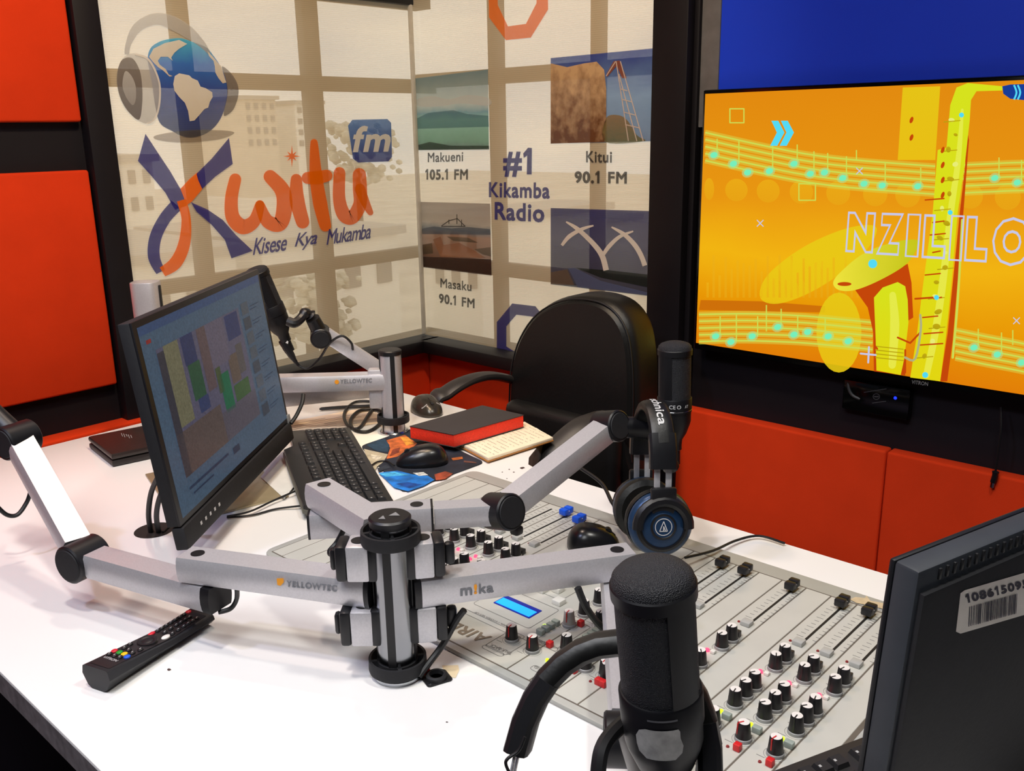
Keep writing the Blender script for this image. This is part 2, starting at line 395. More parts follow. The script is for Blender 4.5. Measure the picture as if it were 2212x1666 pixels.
# ------------------------------------------------------------------ windows behind the blinds, and the town outside
WF = mat('window_frame_paint', (88, 76, 62), .6)
def wl(px, py): return WY(px, py, 2.30)
w = MB()
for a, b in ((393, 407), (668, 694)):
    x0, x1 = wl(a - 12, 150).x, wl(a + 22, 150).x; w.box(((x0 + x1) / 2, 2.305, 1.25), (x1 - x0, .03, 1.25))
for y0, y1 in ((138, 172), (556, 584)):
    z0, z1 = wl(560, y1 + 22).z, wl(560, y0 + 22).z; w.box((1.5, 2.305, (z0 + z1) / 2), (1.3, .028, z1 - z0))
fr = struct('window_1', w, WF)
struct('pane', MB().box((1.5, 2.312, 1.25), (1.2, .004, 1.2)), mat('window_glass', (240, 245, 245), .02, alpha=.06, spec=.3), fr)
def wr(px, py): return WX(px, py, 2.06)
w = MB()
for a in (1056, 1278):
    y0, y1 = wr(a, 100).y, wr(a + 22, 100).y; w.box((2.07, (y0 + y1) / 2, 1.25), (.03, y0 - y1, 1.3))
for y0, y1 in ((142, 176), (575, 605)):
    z0, z1 = wr(1150, y1).z, wr(1150, y0).z; w.box((2.07, 1.8, (z0 + z1) / 2), (.028, .98, z1 - z0))
fr = struct('window_2', w, WF)
struct('pane', MB().box((2.078, 1.8, 1.25), (.004, .95, 1.2)), MATS['window_glass'], fr)
BW = mat('pale_building', (250, 246, 238), .9, var=.05, scale=.6); BT = mat('tan_building', (222, 208, 188), .9, var=.08, scale=.6); BWIN = mat('dark_window', (150, 145, 140), .5); ROOF = mat('grey_roof', (190, 184, 176), .9)
def building(px0, px1, ytop, ybot, dep, m, nx, nz, label, face='y', deep=8):
    a, b = PD(px0, ytop, dep), PD(px1, ytop, dep); zb_ = PD((px0 + px1) / 2, ybot, dep).z; zt = (a.z + b.z) / 2; zb_ = min(zb_, zt - 2)
    wd = (b - a).length; c = (a + b) / 2; ax = V((1, 0, 0)) if face == 'y' else V((0, -1, 0)); dn = V((0, 1, 0)) if face == 'y' else V((1, 0, 0))
    R = M(((ax.x, dn.x, 0), (ax.y, dn.y, 0), (0, 0, 1)))
    t = thing('town_building', label, 'building', (c.x, c.y, zb_ - 4), group='buildings outside the windows')
    build('wall', MB().box(c + dn * deep / 2 + V((0, 0, (zb_ - 4 - zt) / 2)), (wd, deep, zt - zb_ + 4), R), m, t)
    build('roof', MB().box(c + dn * deep / 2 + V((0, 0, .15)), (wd + .5, deep + .5, .3), R), ROOF, t)
    ww, hh = wd / nx * .45, (zt - zb_) / nz * .5
    wm = MB().box((0, 0, 0), (ww, .12, hh), R).data('window', BWIN)
    for i in range(nx):
        for j in range(nz):
            inst(wm, 'window', t, M.Translation(c + ax * wd * ((i + .5) / nx - .5) - dn * .02 + V((0, 0, -(zt - zb_) * (j + .55) / nz))))
building(520, 600, 215, 320, 75, BT, 4, 4, 'tan tower block seen through the left blind beside the globe print')
building(630, 700, 225, 320, 80, BW, 3, 4, 'pale tower block seen through the left blind above the orange letters')
building(230, 330, 350, 470, 40, BW, 3, 2, 'pale low house seen through the left blind at its left edge')
building(540, 900, 520, 660, 32, BW, 4, 1, 'long white building seen through the left blind below the tagline')
building(300, 520, 560, 700, 27, BW, 3, 1, 'white building seen through the left blind behind the ribbon letter')
building(905, 1060, 480, 640, 36, BW, 3, 2, 'white building seen through the right blind below the lower left picture', 'x')
building(1090, 1180, 500, 660, 45, BW, 2, 2, 'pale building seen through the right blind behind the middle lettering', 'x')
struct('ground', MB().box((60, 60, -9), (240, 240, .2)), mat('dusty_ground', (222, 212, 196), .95, scale=.3, var=.12))
LEAF = mat('hazy_foliage', (196, 192, 176), .9, var=.3, scale=1.5)
def tree(px, py, dep, r, label):
    c = PD(px, py, dep); t = thing('town_tree', label, 'tree', (c.x, c.y, -8.9))
    build('trunk', MB().cyl((c.x, c.y, -8.9), (c.x, c.y, c.z), .25, .15, 8), mat('bark', (90, 75, 60), .9), t)
    f = MB(); rr = random.Random(int(px))
    for k in range(150):
        q = c + V((rr.uniform(-1, 1), rr.uniform(-1, 1), rr.uniform(-.8, .8))) * r
        bmesh.ops.create_icosphere(f.bm, subdivisions=1, radius=r * rr.uniform(.08, .2), matrix=M.Translation(q) @ M.Diagonal((1, 1, .8, 1)))
    build('foliage', f, LEAF, t)
tree(668, 665, 24, 1.1, 'hazy tree seen through the left blind near its lower middle'); tree(770, 330, 60, 2.2, 'hazy tree seen through the left blind beside the fm badge')
# ------------------------------------------------------------------ printed mesh blinds
def blind_mat():
    m = bpy.data.materials.new('printed_mesh_white'); m.use_nodes = True; t = m.node_tree; t.nodes.clear()
    out = t.nodes.new('ShaderNodeOutputMaterial'); tcn = t.nodes.new('ShaderNodeTexCoord')
    wv = t.nodes.new('ShaderNodeTexWave'); wv.bands_direction = 'Z'; wv.inputs['Scale'].default_value = 60; wv.inputs['Distortion'].default_value = .6; wv.inputs['Detail'].default_value = 1
    t.links.new(tcn.outputs['Object'], wv.inputs['Vector'])
    mr = t.nodes.new('ShaderNodeMapRange'); mr.inputs['To Min'].default_value = BL_A - .04; mr.inputs['To Max'].default_value = BL_A + .04; t.links.new(wv.outputs['Fac'], mr.inputs['Value'])
    df = t.nodes.new('ShaderNodeBsdfDiffuse'); df.inputs[0].default_value = (*s2l((246, 224, 184)), 1)
    tl = t.nodes.new('ShaderNodeBsdfTranslucent'); tl.inputs[0].default_value = (*s2l((238, 230, 214)), 1)
    m1 = t.nodes.new('ShaderNodeMixShader'); m1.inputs[0].default_value = .25; t.links.new(df.outputs[0], m1.inputs[1]); t.links.new(tl.outputs[0], m1.inputs[2])
    tr = t.nodes.new('ShaderNodeBsdfTransparent'); mx = t.nodes.new('ShaderNodeMixShader')
    t.links.new(mr.outputs[0], mx.inputs[0]); t.links.new(tr.outputs[0], mx.inputs[1]); t.links.new(m1.outputs[0], mx.inputs[2]); t.links.new(mx.outputs[0], out.inputs[0])
    return m
BL_A = .58
BM = blind_mat()
BL = thing('printed_window_blind', 'printed mesh blind with a big orange and blue logo and the globe in headphones', 'blind', (1.5, 2.232, zs), group='printed window blinds')
build('blind_fabric', MB().poly([(xb, 2.2335, zs), (2.0, 2.2335, zs), (2.0, 2.2335, ztop), (xb, 2.2335, ztop)]), BM, BL)
build('top_rail', MB().box(((xb + 2.0) / 2, 2.235, ztop + .02), (2.0 - xb, .04, .04), bev=.004), BLACKP, BL)
BR = thing('printed_window_blind', 'printed mesh blind with town pictures and the radio frequencies', 'blind', (2.0, 1.8, zs), group='printed window blinds')
build('blind_fabric', MB().poly([(2.0015, yb, zs), (2.0015, 2.232, zs), (2.0015, 2.232, ztop + .03), (2.0015, yb, ztop + .03)]), BM, BR)
build('top_rail', MB().box((2.005, (yb + 2.232) / 2, ztop + .05), (.04, 2.232 - yb, .04), bev=.004), BLACKP, BR)
def UL(k=1): return lambda px, py: WY(px, py, 2.232 - .0006 * k)
def UR(k=1): return lambda px, py: WX(px, py, 2.0 - .0006 * k)
def z1(*p): return [(x / 2.45, y / 2.45) for x, y in p]
def z2(*p): return [(860 + x / 2.1914, y / 2.1914) for x, y in p]
def zg4(*p): return [(220 + x / 5.744, 20 + y / 5.744) for x, y in p]
NAVY = pr('ink_navy', (40, 34, 128), .82); ORI = pr('ink_orange', (250, 112, 4), .86); BLKI = pr('ink_dark', (45, 40, 42), .8)
def prt(name, mb, m, par=BL): return build(name, mb, m, par)
# globe with headphones (print)
GB = prt('globe_print', pxpoly(MB(), UL(1), zg4((830, 370), (985, 360), (1110, 400), (1290, 470), (1380, 570), (1480, 720), (1550, 900), (1560, 1060), (1500, 1300), (1390, 1470), (1230, 1570), (1050, 1590), (870, 1510), (720, 1410), (660, 1180), (620, 900), (570, 640), (600, 490), (700, 410)), True), ramp_mat('ink_globe', [(0, (18, 40, 92)), (.45, (20, 60, 150)), (.75, (30, 110, 205)), (1, (70, 190, 230))], 2, .12, 6, 'diffuse', .78))
LAND = pr('ink_land', (226, 212, 186), .8, (240, 232, 214), .4, 5)
prt('continent_print', pxpoly(MB(), UL(3), zg4((905, 830), (960, 795), (1085, 820), (1120, 855), (1190, 885), (1225, 960), (1290, 980), (1370, 1030), (1375, 1090), (1340, 1150), (1320, 1220), (1270, 1240), (1230, 1290), (1150, 1380), (1090, 1390), (1070, 1260), (1030, 1160), (960, 1090), (900, 1010), (885, 930))), LAND)
prt('continent_print', pxpoly(MB(), UL(3), zg4((585, 590), (640, 490), (780, 420), (960, 380), (1060, 430), (960, 490), (900, 540), (860, 600), (880, 640), (820, 590), (730, 590), (695, 640), (720, 690), (790, 740), (830, 810), (880, 830), (840, 835), (760, 760), (700, 720), (640, 660))), LAND)
prt('continent_print', pxpoly(MB(), UL(3), zg4((1310, 520), (1380, 590), (1480, 710), (1545, 910), (1500, 920), (1450, 860), (1410, 790), (1400, 700), (1385, 640), (1330, 580))), LAND)
hb = MB()
HPG = pr('ink_silver', (176, 172, 168), .62, (205, 202, 196), .3, 6); HPD = pr('ink_dark_silver', (92, 80, 78), .7, (130, 120, 112), .3, 6)
prt('headphone_print', ribbon(MB(), UL(2), zg4((310, 560), (330, 430), (420, 250), (560, 150), (720, 120), (900, 180), (1080, 290), (1250, 440), (1340, 560)), [10, 12, 20, 24, 26, 30, 26, 14, 4], 8, False), HPG)
prt('headphone_print', pxpoly(MB(), UL(4), zg4((400, 545), (560, 590), (650, 700), (710, 880), (725, 1060), (700, 1240), (650, 1370), (580, 1420), (490, 1400), (400, 1340), (300, 1240), (230, 1100), (190, 920), (195, 760), (240, 640), (300, 575)), True), HPG)
prt('headphone_print', pxpoly(MB(), UL(5), zg4((260, 620), (380, 610), (470, 760), (500, 960), (500, 1180), (460, 1370), (330, 1270), (230, 1100), (190, 920), (200, 740)), True), HPD)
prt('headphone_print', pxpoly(MB(), UL(6), zg4((290, 770), (370, 830), (420, 960), (420, 1120), (380, 1190), (300, 1090), (255, 940)), True), HPG)
prt('headphone_print', ribbon(MB(), UL(7), zg4((420, 560), (560, 610), (650, 740), (710, 900), (722, 1060), (700, 1250), (640, 1380), (560, 1415)), [3, 4, 4, 4, 4, 4, 4, 2], 8), pr('ink_pale', (232, 226, 216), .8))
prt('headphone_print', pxpoly(MB(), UL(4), zg4((1490, 710), (1600, 790), (1680, 920), (1695, 1060), (1640, 1230), (1560, 1310), (1510, 1300), (1555, 1060), (1540, 880)), True), HPD)
prt('shadow_print', pxpoly(MB(), UL(1), z1((830, 715), (1000, 690), (1180, 690), (1240, 705), (1150, 740), (960, 755), (830, 740)), True), pr('ink_print_shadow', (120, 96, 70), .5))
# ribbon letter K
kb_ = UL(4)
prt('logo_ribbon', pxpoly(MB(), UL(4), z1((770, 708), (830, 800), (900, 905), (955, 1000), (990, 1090), (925, 1110), (875, 1020), (800, 930), (730, 852))), NAVY)
prt('logo_ribbon', pxpoly(MB(), UL(4), z1((1212, 730), (1232, 868), (1140, 935), (1070, 1000), (1050, 955), (1040, 920), (1120, 840))), NAVY)
prt('logo_ribbon', pxpoly(MB(), UL(3), z1((1045, 912), (1072, 1000), (1015, 1068), (985, 1088), (955, 1000), (1000, 950))), ORI)
prt('logo_ribbon', pxpoly(MB(), UL(4), z1((1010, 1070), (1100, 1110), (1180, 1165), (1250, 1245), (1338, 1328), (1225, 1368), (1190, 1270), (1120, 1190), (1040, 1120))), NAVY)
prt('logo_ribbon', ribbon(MB(), UL(3), z1((935, 1085), (870, 1160), (822, 1260), (815, 1360), (850, 1440)), [28, 26, 26, 26, 20], 8, False), NAVY)
prt('logo_ribbon', ribbon(MB(), UL(5), z1((960, 1060), (985, 1160), (975, 1290), (930, 1390), (860, 1440)), [20, 20, 26, 28, 22], 8, False), ORI)
# brush letters
def brush(*st):
    mb = MB()
    for k, (p, wd) in enumerate(st): ribbon(mb, UL(4 + k * .3), z1(*p), [v * 1.14 / 2.45 for v in wd], 8)
    prt('brush_letter', mb, ORI)
brush((((1245, 950), (1225, 1050), (1232, 1150), (1285, 1200), (1345, 1170), (1375, 1085)), (56, 60, 66, 72, 60, 44)), (((1375, 1085), (1415, 1170), (1480, 1185), (1505, 1100), (1495, 1010), (1430, 935)), (44, 62, 70, 74, 72, 62)))
brush((((1568, 950), (1572, 1060), (1602, 1175)), (52, 70, 62)))
brush((((1662, 755), (1672, 930), (1695, 1080), (1722, 1195)), (34, 60, 66, 54)), (((1628, 942), (1680, 940), (1728, 930)), (56, 62, 56)))
brush((((1797, 915), (1795, 1050), (1820, 1135), (1865, 1150), (1905, 1080), (1905, 1000), (1902, 925)), (54, 58, 66, 64, 62, 66, 62)), (((1905, 1000), (1935, 1075), (1960, 1125)), (50, 40, 28)))
st = []
for k in range(16):
    a = math.pi * k / 8; rr = (46 if k % 4 == 0 else 36) if k % 2 == 0 else 13
    st.append((1545 + rr * math.sin(a), 827 + (rr * 1.3 if k % 8 == 0 else rr) * math.cos(a)))
prt('star_print', pxpoly(MB(), UL(4), z1(*st)), ORI)
prt('badge_print', pxpoly(MB(), UL(3), z1((1865, 634), (2050, 630), (2070, 650), (2075, 830), (2055, 855), (1895, 860), (1868, 840), (1842, 665))), ramp_mat('ink_badge', [(0, (30, 40, 140)), (1, (80, 130, 205))], 2, .1, 10, 'diffuse', .85))
u = UL(5)
prt('lettering', text(MB(), 'fm', *[u(*p) for p in z1((1862, 806), (2062, 803), (1875, 665))], bold=.035, shear=.1), pr('ink_white', (240, 236, 228), .85))
for s_, q_ in (('Kisese', ((1338, 1352), (1522, 1326), (1332, 1262))), ('Kya', ((1560, 1330), (1682, 1312), (1556, 1236))), ('Mukamba', ((1728, 1298), (1966, 1262), (1720, 1216)))):
    prt('lettering', text(MB(), s_, *[u(*p) for p in z1(*q_)], bold=.016, shear=.42, space=.86), NAVY)
# right blind
def quad(U, pts, m, name, par): return build(name, MB().poly([U(*p) for p in pts]), m, par)
PIC = 'picture_print'
quad(UR(1), [(893, 170), (1054, 150), (1056, 322), (897, 324)], ramp_mat('pic_lake', [(0, (40, 84, 66)), (.12, (78, 150, 110)), (.38, (120, 190, 165)), (.48, (90, 150, 165)), (.6, (190, 205, 200)), (1, (120, 150, 160))], 2, .12, 5, 'diffuse', .78), PIC, BR)
build('hill_print', pxpoly(MB(), UR(2), z2((90, 560), (140, 535), (200, 528), (260, 522), (330, 540), (427, 548), (430, 600), (90, 610))), pr('ink_hill', (70, 128, 140), .5), BR)
build('shore_print', pxpoly(MB(), UR(2), z2((80, 690), (150, 672), (250, 690), (430, 690), (431, 708), (82, 711))), pr('ink_shore', (45, 70, 40), .7), BR)
quad(UR(1), [(1189.5, 125.5), (1415.8, 104), (1410, 305), (1189.5, 310)], ramp_mat('pic_sky', [(0, (60, 96, 150)), (.5, (110, 150, 200)), (1, (30, 60, 160))], 2, .3, 4, 'diffuse', .78), PIC, BR)
build('rock_print', pxpoly(MB(), UR(2), z2((722, 300), (800, 318), (880, 300), (940, 292), (975, 330), (985, 420), (985, 560), (978, 672), (722, 680))), pr('ink_rock', (120, 74, 34), .8, (226, 186, 136), 2.2, 6), BR)
build('bush_print', pxpoly(MB(), UR(2), z2((985, 560), (1040, 545), (1085, 570), (1130, 640), (1165, 668), (980, 672)), True), pr('ink_bush', (110, 110, 66), .75, (150, 120, 70), 1.0, 9), BR)
b = MB()
for p, q in (((1030, 290), (985, 360)), ((1032, 290), (1090, 668)), ((1052, 290), (1160, 668)), ((1045, 350), (1130, 668)), ((1050, 420), (1085, 430)), ((1058, 470), (1105, 482)), ((1066, 530), (1122, 545)), ((1075, 590), (1140, 605))): ribbon(b, UR(4), z2(p, q), 2.2, 2, False)
build('pylon_print', b, pr('ink_pylon', (226, 206, 190), .75), BR)
build('pylon_print', pxpoly(MB(), UR(3), z2((1020, 290), (1048, 286), (1082, 370), (1060, 370), (1035, 310), (990, 365), (986, 350))), pr('ink_rust', (150, 84, 56), .75), BR)
quad(UR(1), [(903, 436), (1058.5, 440), (1061.7, 595.5), (910, 577)], ramp_mat('pic_plain', [(0, (86, 58, 44)), (.2, (120, 78, 56)), (.52, (150, 104, 76)), (.6, (96, 104, 116)), (.7, (178, 168, 158)), (1, (158, 146, 138))], 2, .08, 7, 'diffuse', .78), PIC, BR)
build('field_print', pxpoly(MB(), UR(2), z2((165, 1135), (200, 1120), (215, 1160), (290, 1150), (350, 1180), (415, 1222), (200, 1215))), pr('ink_earth', (186, 124, 84), .55, (160, 104, 72), .8, 9), BR)
build('field_print', pxpoly(MB(), UR(2), z2((112, 1215), (440, 1228), (442, 1300), (112, 1262))), pr('ink_road', (70, 50, 44), .7), BR)
b = MB()
for p, q in (((205, 1070), (240, 1045)), ((240, 1045), (280, 1035)), ((280, 1035), (318, 1072)), ((278, 1015), (278, 1060)), ((240, 1040), (240, 1060)), ((205, 1072), (318, 1072)), ((300, 1040), (300, 1070))): ribbon(b, UR(3), z2(p, q), 1.6, 2, False)
build('tower_print', b, BLKI, BR)
build('hill_print', pxpoly(MB(), UR(2), z2((100, 1085), (170, 1072), (250, 1082), (330, 1075), (435, 1085), (437, 1112), (103, 1108))), pr('ink_far_hill', (84, 92, 108), .6), BR)
for pp_ in (((110, 1160), (160, 1150), (165, 1200), (112, 1205)), ((230, 1120), (330, 1125), (380, 1150), (260, 1140)), ((360, 1180), (438, 1170), (440, 1215), (400, 1205))):
    build('field_print', pxpoly(MB(), UR(2.4), z2(*pp_)), pr('ink_scrub', (78, 70, 50), .55, (110, 90, 64), .8, 9), BR)
build('cloud_print', pxpoly(MB(), UR(2), z2((90, 470), (160, 455), (240, 470), (330, 450), (428, 465), (428, 500), (300, 490), (180, 505), (92, 500)), True), pr('ink_cloud', (224, 226, 222), .5), BR)
quad(UR(1), [(1189.5, 449.5), (1405, 456), (1398.5, 639), (1189.5, 614)], ramp_mat('pic_dusk', [(0, (56, 62, 84)), (.15, (66, 66, 92)), (.3, (52, 50, 88)), (.6, (62, 62, 110)), (1, (40, 40, 112))], 2, .12, 6, 'diffuse', .82), PIC, BR)
IV = pr('ink_ivory', (240, 232, 222), .92)
for k, (pp, ww) in enumerate(((((795, 1050), (850, 1085), (920, 1150), (965, 1210), (985, 1280)), (2, 6, 7, 8, 8)), (((925, 1068), (870, 1085), (810, 1120), (775, 1162)), (2, 5, 6, 4)), (((1010, 1075), (1070, 1110), (1120, 1160), (1150, 1210), (1168, 1258)), (2, 6, 7, 7, 7)), (((1113, 1095), (1050, 1120), (1000, 1165), (968, 1210)), (2, 5, 6, 5)))):
    build('tusk_print', ribbon(MB(), UR(3 + k * .3), z2(*pp), [v * 1.5 for v in ww], 8, False), IV, BR)
build('road_print', pxpoly(MB(), UR(2), z2((805, 1270), (835, 1268), (960, 1330), (1180, 1385), (1178, 1398), (850, 1360))), pr('ink_asphalt', (96, 104, 140), .75), BR)
build('verge_print', pxpoly(MB(), UR(2), z2((840, 1268), (1000, 1280), (1185, 1300), (1180, 1360), (960, 1315))), pr('ink_verge', (40, 44, 40), .75), BR)
build('kerb_print', pxpoly(MB(), UR(2), z2((722, 1290), (800, 1275), (835, 1350), (722, 1345))), pr('ink_kerb', (120, 100, 84), .7), BR)
for s, a, b_, c, m, bo in (('Makueni', (924, 351), (1000.5, 349), (924, 330), BLKI, .022), ('105.1 FM', (918.4, 389), (1010.6, 389), (918.4, 365), BLKI, .046), ('#1', (1086.8, 382.4), (1148.4, 383), (1086.8, 320), NAVY, .052),
    ('Kikamba', (1056, 427), (1187.6, 430), (1056, 393), NAVY, .036), ('Radio', (1068.5, 475.5), (1175.8, 481.4), (1068.5, 436), NAVY, .036), ('Kitui', (1266, 351.4), (1322, 352.3), (1266, 326), BLKI, .032),
    ('90.1 FM', (1241, 396), (1354, 398), (1241, 368.7), BLKI, .052), ('Masaku', (951.3, 621.5), (1018.3, 629.7), (951.3, 601), BLKI, .022), ('90.1 FM', (948, 655), (1025, 667), (948, 633), BLKI, .042)):
    u = UR(2); build('lettering', text(MB(), s, u(*a), u(*b_), u(*c), bold=bo), m, BR)
ORX = pr('ink_orange_pale', (250, 128, 40), .78)
b = MB(); op = z2((428, -40), (430, 82), (510, 190), (628, 178), (710, 45), (708, -60), (640, -128), (500, -112), (428, -40)); ip = z2((470, -25), (472, 25), (520, 125), (605, 113), (655, 15), (655, -35), (618, -80), (520, -70), (470, -25)); u = UR(2)
for i in range(8): b.poly([u(*op[i]), u(*op[i + 1]), u(*ip[i + 1]), u(*ip[i])])
build('octagon_print', b, ORX, BR)
b = MB(); op = z2((560, 1740), (467, 1660), (467, 1525), (540, 1437), (650, 1450), (720, 1540)); ip = z2((590, 1690), (512, 1640), (512, 1545), (560, 1490), (640, 1500), (680, 1560)); u = UR(2)
for i in range(5): b.poly([u(*op[i]), u(*op[i + 1]), u(*ip[i + 1]), u(*ip[i])])
build('octagon_print', b, NAVY, BR)
# ------------------------------------------------------------------ wall screen
XT = 1.972
yt0 = WX(1524, 203, XT).y; ztt = WX(1524, 203, XT).z; ztb = WX(1507, 741, XT).z; hs_ = ztt - ztb; ws_ = hs_ * 16 / 9
ym = yt0 - ws_ / 2
TV = thing('wall_television', 'large wall television showing an orange saxophone title screen', 'television', (2.0, ym, ztb - .02))
build('cabinet', MB().box((XT + .024, ym, (ztt + ztb) / 2 - .004), (.044, ws_ + .016, hs_ + .026), bev=.004), BLACKG, TV)
def UT(k): return lambda px, py: WX(px, py, XT - .0012 - .0003 * k)
def z3(*p): return [(1480 + x / 1.851, y / 1.851) for x, y in p]
SCR = build('screen', MB().box((XT + .001, ym, (ztt + ztb) / 2), (.004, ws_, hs_)), ramp_mat('screen_orange', [(0, (226, 126, 8)), (.2, (232, 150, 6)), (.4, (242, 180, 18)), (.62, (232, 150, 18)), (1, (226, 138, 16))], 2, .12, 4, 'emit'), TV)
def tv(name, mb, m): return build(name, mb, m, SCR)
YEL = em('screen_yellow', (226, 214, 18), (214, 226, 30), 2, .3, 5); YEL2 = em('screen_amber', (232, 166, 22), (236, 176, 24), 2, .3, 6, .75); YEL3 = em('screen_gold', (234, 200, 22), (230, 206, 24), 2, .3, 6, .8); GLOW = em('screen_glow', (214, 214, 70), None, 2, .1, 6, .42); MINTG = em('screen_mint_glow', (150, 230, 150), None, 2, .1, 6, .45); LINE = em('screen_line', (204, 220, 84)); MINT = em('screen_mint', (120, 238, 186)); CYAN = em('screen_cyan', (84, 218, 244)); LAV = em('screen_lavender', (198, 200, 232)); RUST = em('screen_rust', (196, 70, 10)); BLUE = em('screen_blue', (24, 60, 150))
for k, cx_ in enumerate((96, 205, 332, 465, 612, 760, 890, 1140, 1290)): tv('screen_disc', pxpoly(MB(), UT(1), z3(*ell(cx_, 772 + (k - 4) * 4, 20 if k == 0 else 44 + k, 44 + k))), YEL2)
tv('saxophone_ghost', pxpoly(MB(), UT(1), z3((870, 350), (1020, 345), (1000, 640), (850, 640))), YEL3)
tv('saxophone_ghost', pxpoly(MB(), UT(1), z3((300, 1190), (330, 1100), (470, 990), (640, 915), (760, 905), (740, 980), (640, 1080), (500, 1170), (370, 1215)), True), YEL3)
tv('saxophone_ghost', pxpoly(MB(), UT(2), z3(*ell(615, 1330, 90, 160))), YEL3)
for k in range(26):
    x = 90 + k * 24; h = 60 + 110 * abs(math.sin(k * 1.7)); tv('screen_bar', ribbon(MB(), UT(1), z3((x, 1190), (x, 1190 - h)), 5, 2, False), YEL2) if k < 26 else None
tv('screen_floor', pxpoly(MB(), UT(.5), z3((62, 1200), (300, 1205), (560, 1225), (560, 1250), (55, 1240))), em('screen_brown', (206, 112, 10)))
def stave(top, gap, notes, ends):
    b = MB()
    for j in range(5):
        ribbon(b, UT(3), z3(*[(x, y + j * gap) for x, y in top]), 3.4, 8, False)
        tv('screen_line_glow', ribbon(MB(), UT(2.6), z3(*[(x, y + j * gap) for x, y in top]), 12, 8, False), GLOW)
    for x, y, l in ends: ribbon(b, UT(3.2), z3((x, y), (x, y + l)), 2.6, 2, False)
    tv('screen_stave', b, LINE)
    for x, y in notes: tv('screen_note_glow', pxpoly(MB(), UT(3.6), z3(*ell(x, y, 24, 20, -20, 14))), MINTG); tv('screen_note', pxpoly(MB(), UT(4), z3(*ell(x, y, 15, 12, -20, 14))), MINT)
stave(((80, 530), (280, 575), (480, 615), (680, 640), (1000, 665)), 28, ((115, 620), (193, 655), (250, 690), (337, 684), (435, 655), (500, 695), (557, 690), (630, 712), (715, 735), (788, 742), (930, 745)), ((128, 555, 65), (215, 560, 95), (350, 580, 100), (448, 578, 75), (515, 605, 85), (570, 612, 75), (645, 625, 85), (685, 600, 40), (800, 650, 90), (942, 670, 75)))
stave(((1110, 660), (1220, 655), (1355, 650), (1700, 650), (2100, 690)), 28, ((1238, 712), (1328, 730), (1440, 700), (1560, 735), (1690, 712), (1850, 740), (2000, 760)), ((1255, 630, 80), (1345, 640, 90), (1455, 620, 80), (1575, 650, 85), (1705, 630, 80), (1865, 660, 80)))
stave(((55, 1258), (250, 1255), (450, 1262), (600, 1275), (750, 1290)), 27, ((122, 1345), (183, 1368), (268, 1345), (370, 1308), (435, 1338), (490, 1328), (572, 1345), (652, 1365)), ((140, 1265, 75), (205, 1255, 110), (290, 1265, 80), (325, 1220, 105), (384, 1235, 70), (450, 1260, 75), (560, 1275, 70)))
stave(((1080, 1320), (1200, 1345), (1355, 1375), (1700, 1450), (2100, 1540)), 28, ((1155, 1390), (1248, 1418), (1345, 1450), (1480, 1465), (1620, 1510), (1800, 1540), (1980, 1590)), ((1172, 1315, 70), (1265, 1330, 85), (1310, 1320, 60), (1495, 1385, 80), (1635, 1430, 80), (1815, 1460, 80)))
tv('saxophone_shadow', pxpoly(MB(), UT(5), z3((680, 1160), (890, 1055), (905, 1130), (912, 1270), (880, 1290), (880, 1400), (880, 1502), (755, 1485), (752, 1330), (730, 1230))), RUST)
tv('saxophone_shadow', pxpoly(MB(), UT(5), z3((1120, 660), (1098, 850), (1050, 1330), (1020, 1525), (1048, 1525), (1070, 1360), (1112, 860), (1135, 560), (1125, 500))), RUST)
tv('saxophone_body', pxpoly(MB(), UT(6), z3((1060, 420), (1085, 350), (1130, 332), (1270, 345), (1268, 362), (1165, 365), (1143, 400), (1138, 480), (1118, 660), (1090, 850), (1065, 1130), (1045, 1330), (1020, 1525), (900, 1510), (925, 1350), (950, 1150), (990, 850), (1010, 600), (1045, 590))), YEL)
tv('saxophone_bow', pxpoly(MB(), UT(6), z3((755, 1190), (790, 1150), (850, 1128), (880, 1145), (890, 1200), (893, 1290), (885, 1360), (875, 1440), (862, 1500), (765, 1482), (762, 1360))), YEL)
tv('saxophone_bell', pxpoly(MB(), UT(7), z3((592, 1130), (625, 1085), (720, 1010), (850, 965), (935, 962), (925, 1000), (880, 1060), (780, 1120), (680, 1160), (615, 1160)), True), em('screen_bell', (196, 196, 24), (238, 226, 60), 1, .3, 3))
tv('saxophone_bell', pxpoly(MB(), UT(8), z3(*ell(637, 1136, 28, 8))), RUST)
for x, y, rr in ((750, 1055, 18), (1105, 460, 10), (1060, 850, 10), (1005, 1190, 10), (960, 1500, 12)): tv('screen_glint', pxpoly(MB(), UT(8.5), z3(*ell(x, y, rr, rr, 0, 14))), CYAN)
for y0 in (470, 540, 600, 660, 720, 780): tv('saxophone_key', pxpoly(MB(), UT(8), z3(*ell(1030 if y0 > 580 else 905, y0 if y0 > 580 else y0 + 10, 7, 14, 20, 10))), RUST)
for y0 in (800, 890, 940, 1010, 1100, 1195, 1270, 1335, 1380): tv('saxophone_key', ribbon(MB(), UT(8), z3((940 + (y0 % 60), y0), (1000 + (y0 % 45), y0 - 6)), 3, 2), RUST)
for p, q in (((850, 1350), (900, 1372)), ((900, 1372), (940, 1330)), ((880, 1400), (880, 1490)), ((920, 1195), (990, 1190)), ((760, 1385), (768, 1395))): tv('saxophone_key', ribbon(MB(), UT(8), z3(p, q), 4, 2), RUST)
SAXD = em('screen_olive', (176, 156, 14), (196, 170, 20), 2, .4, 6)
rs = random.Random(3)
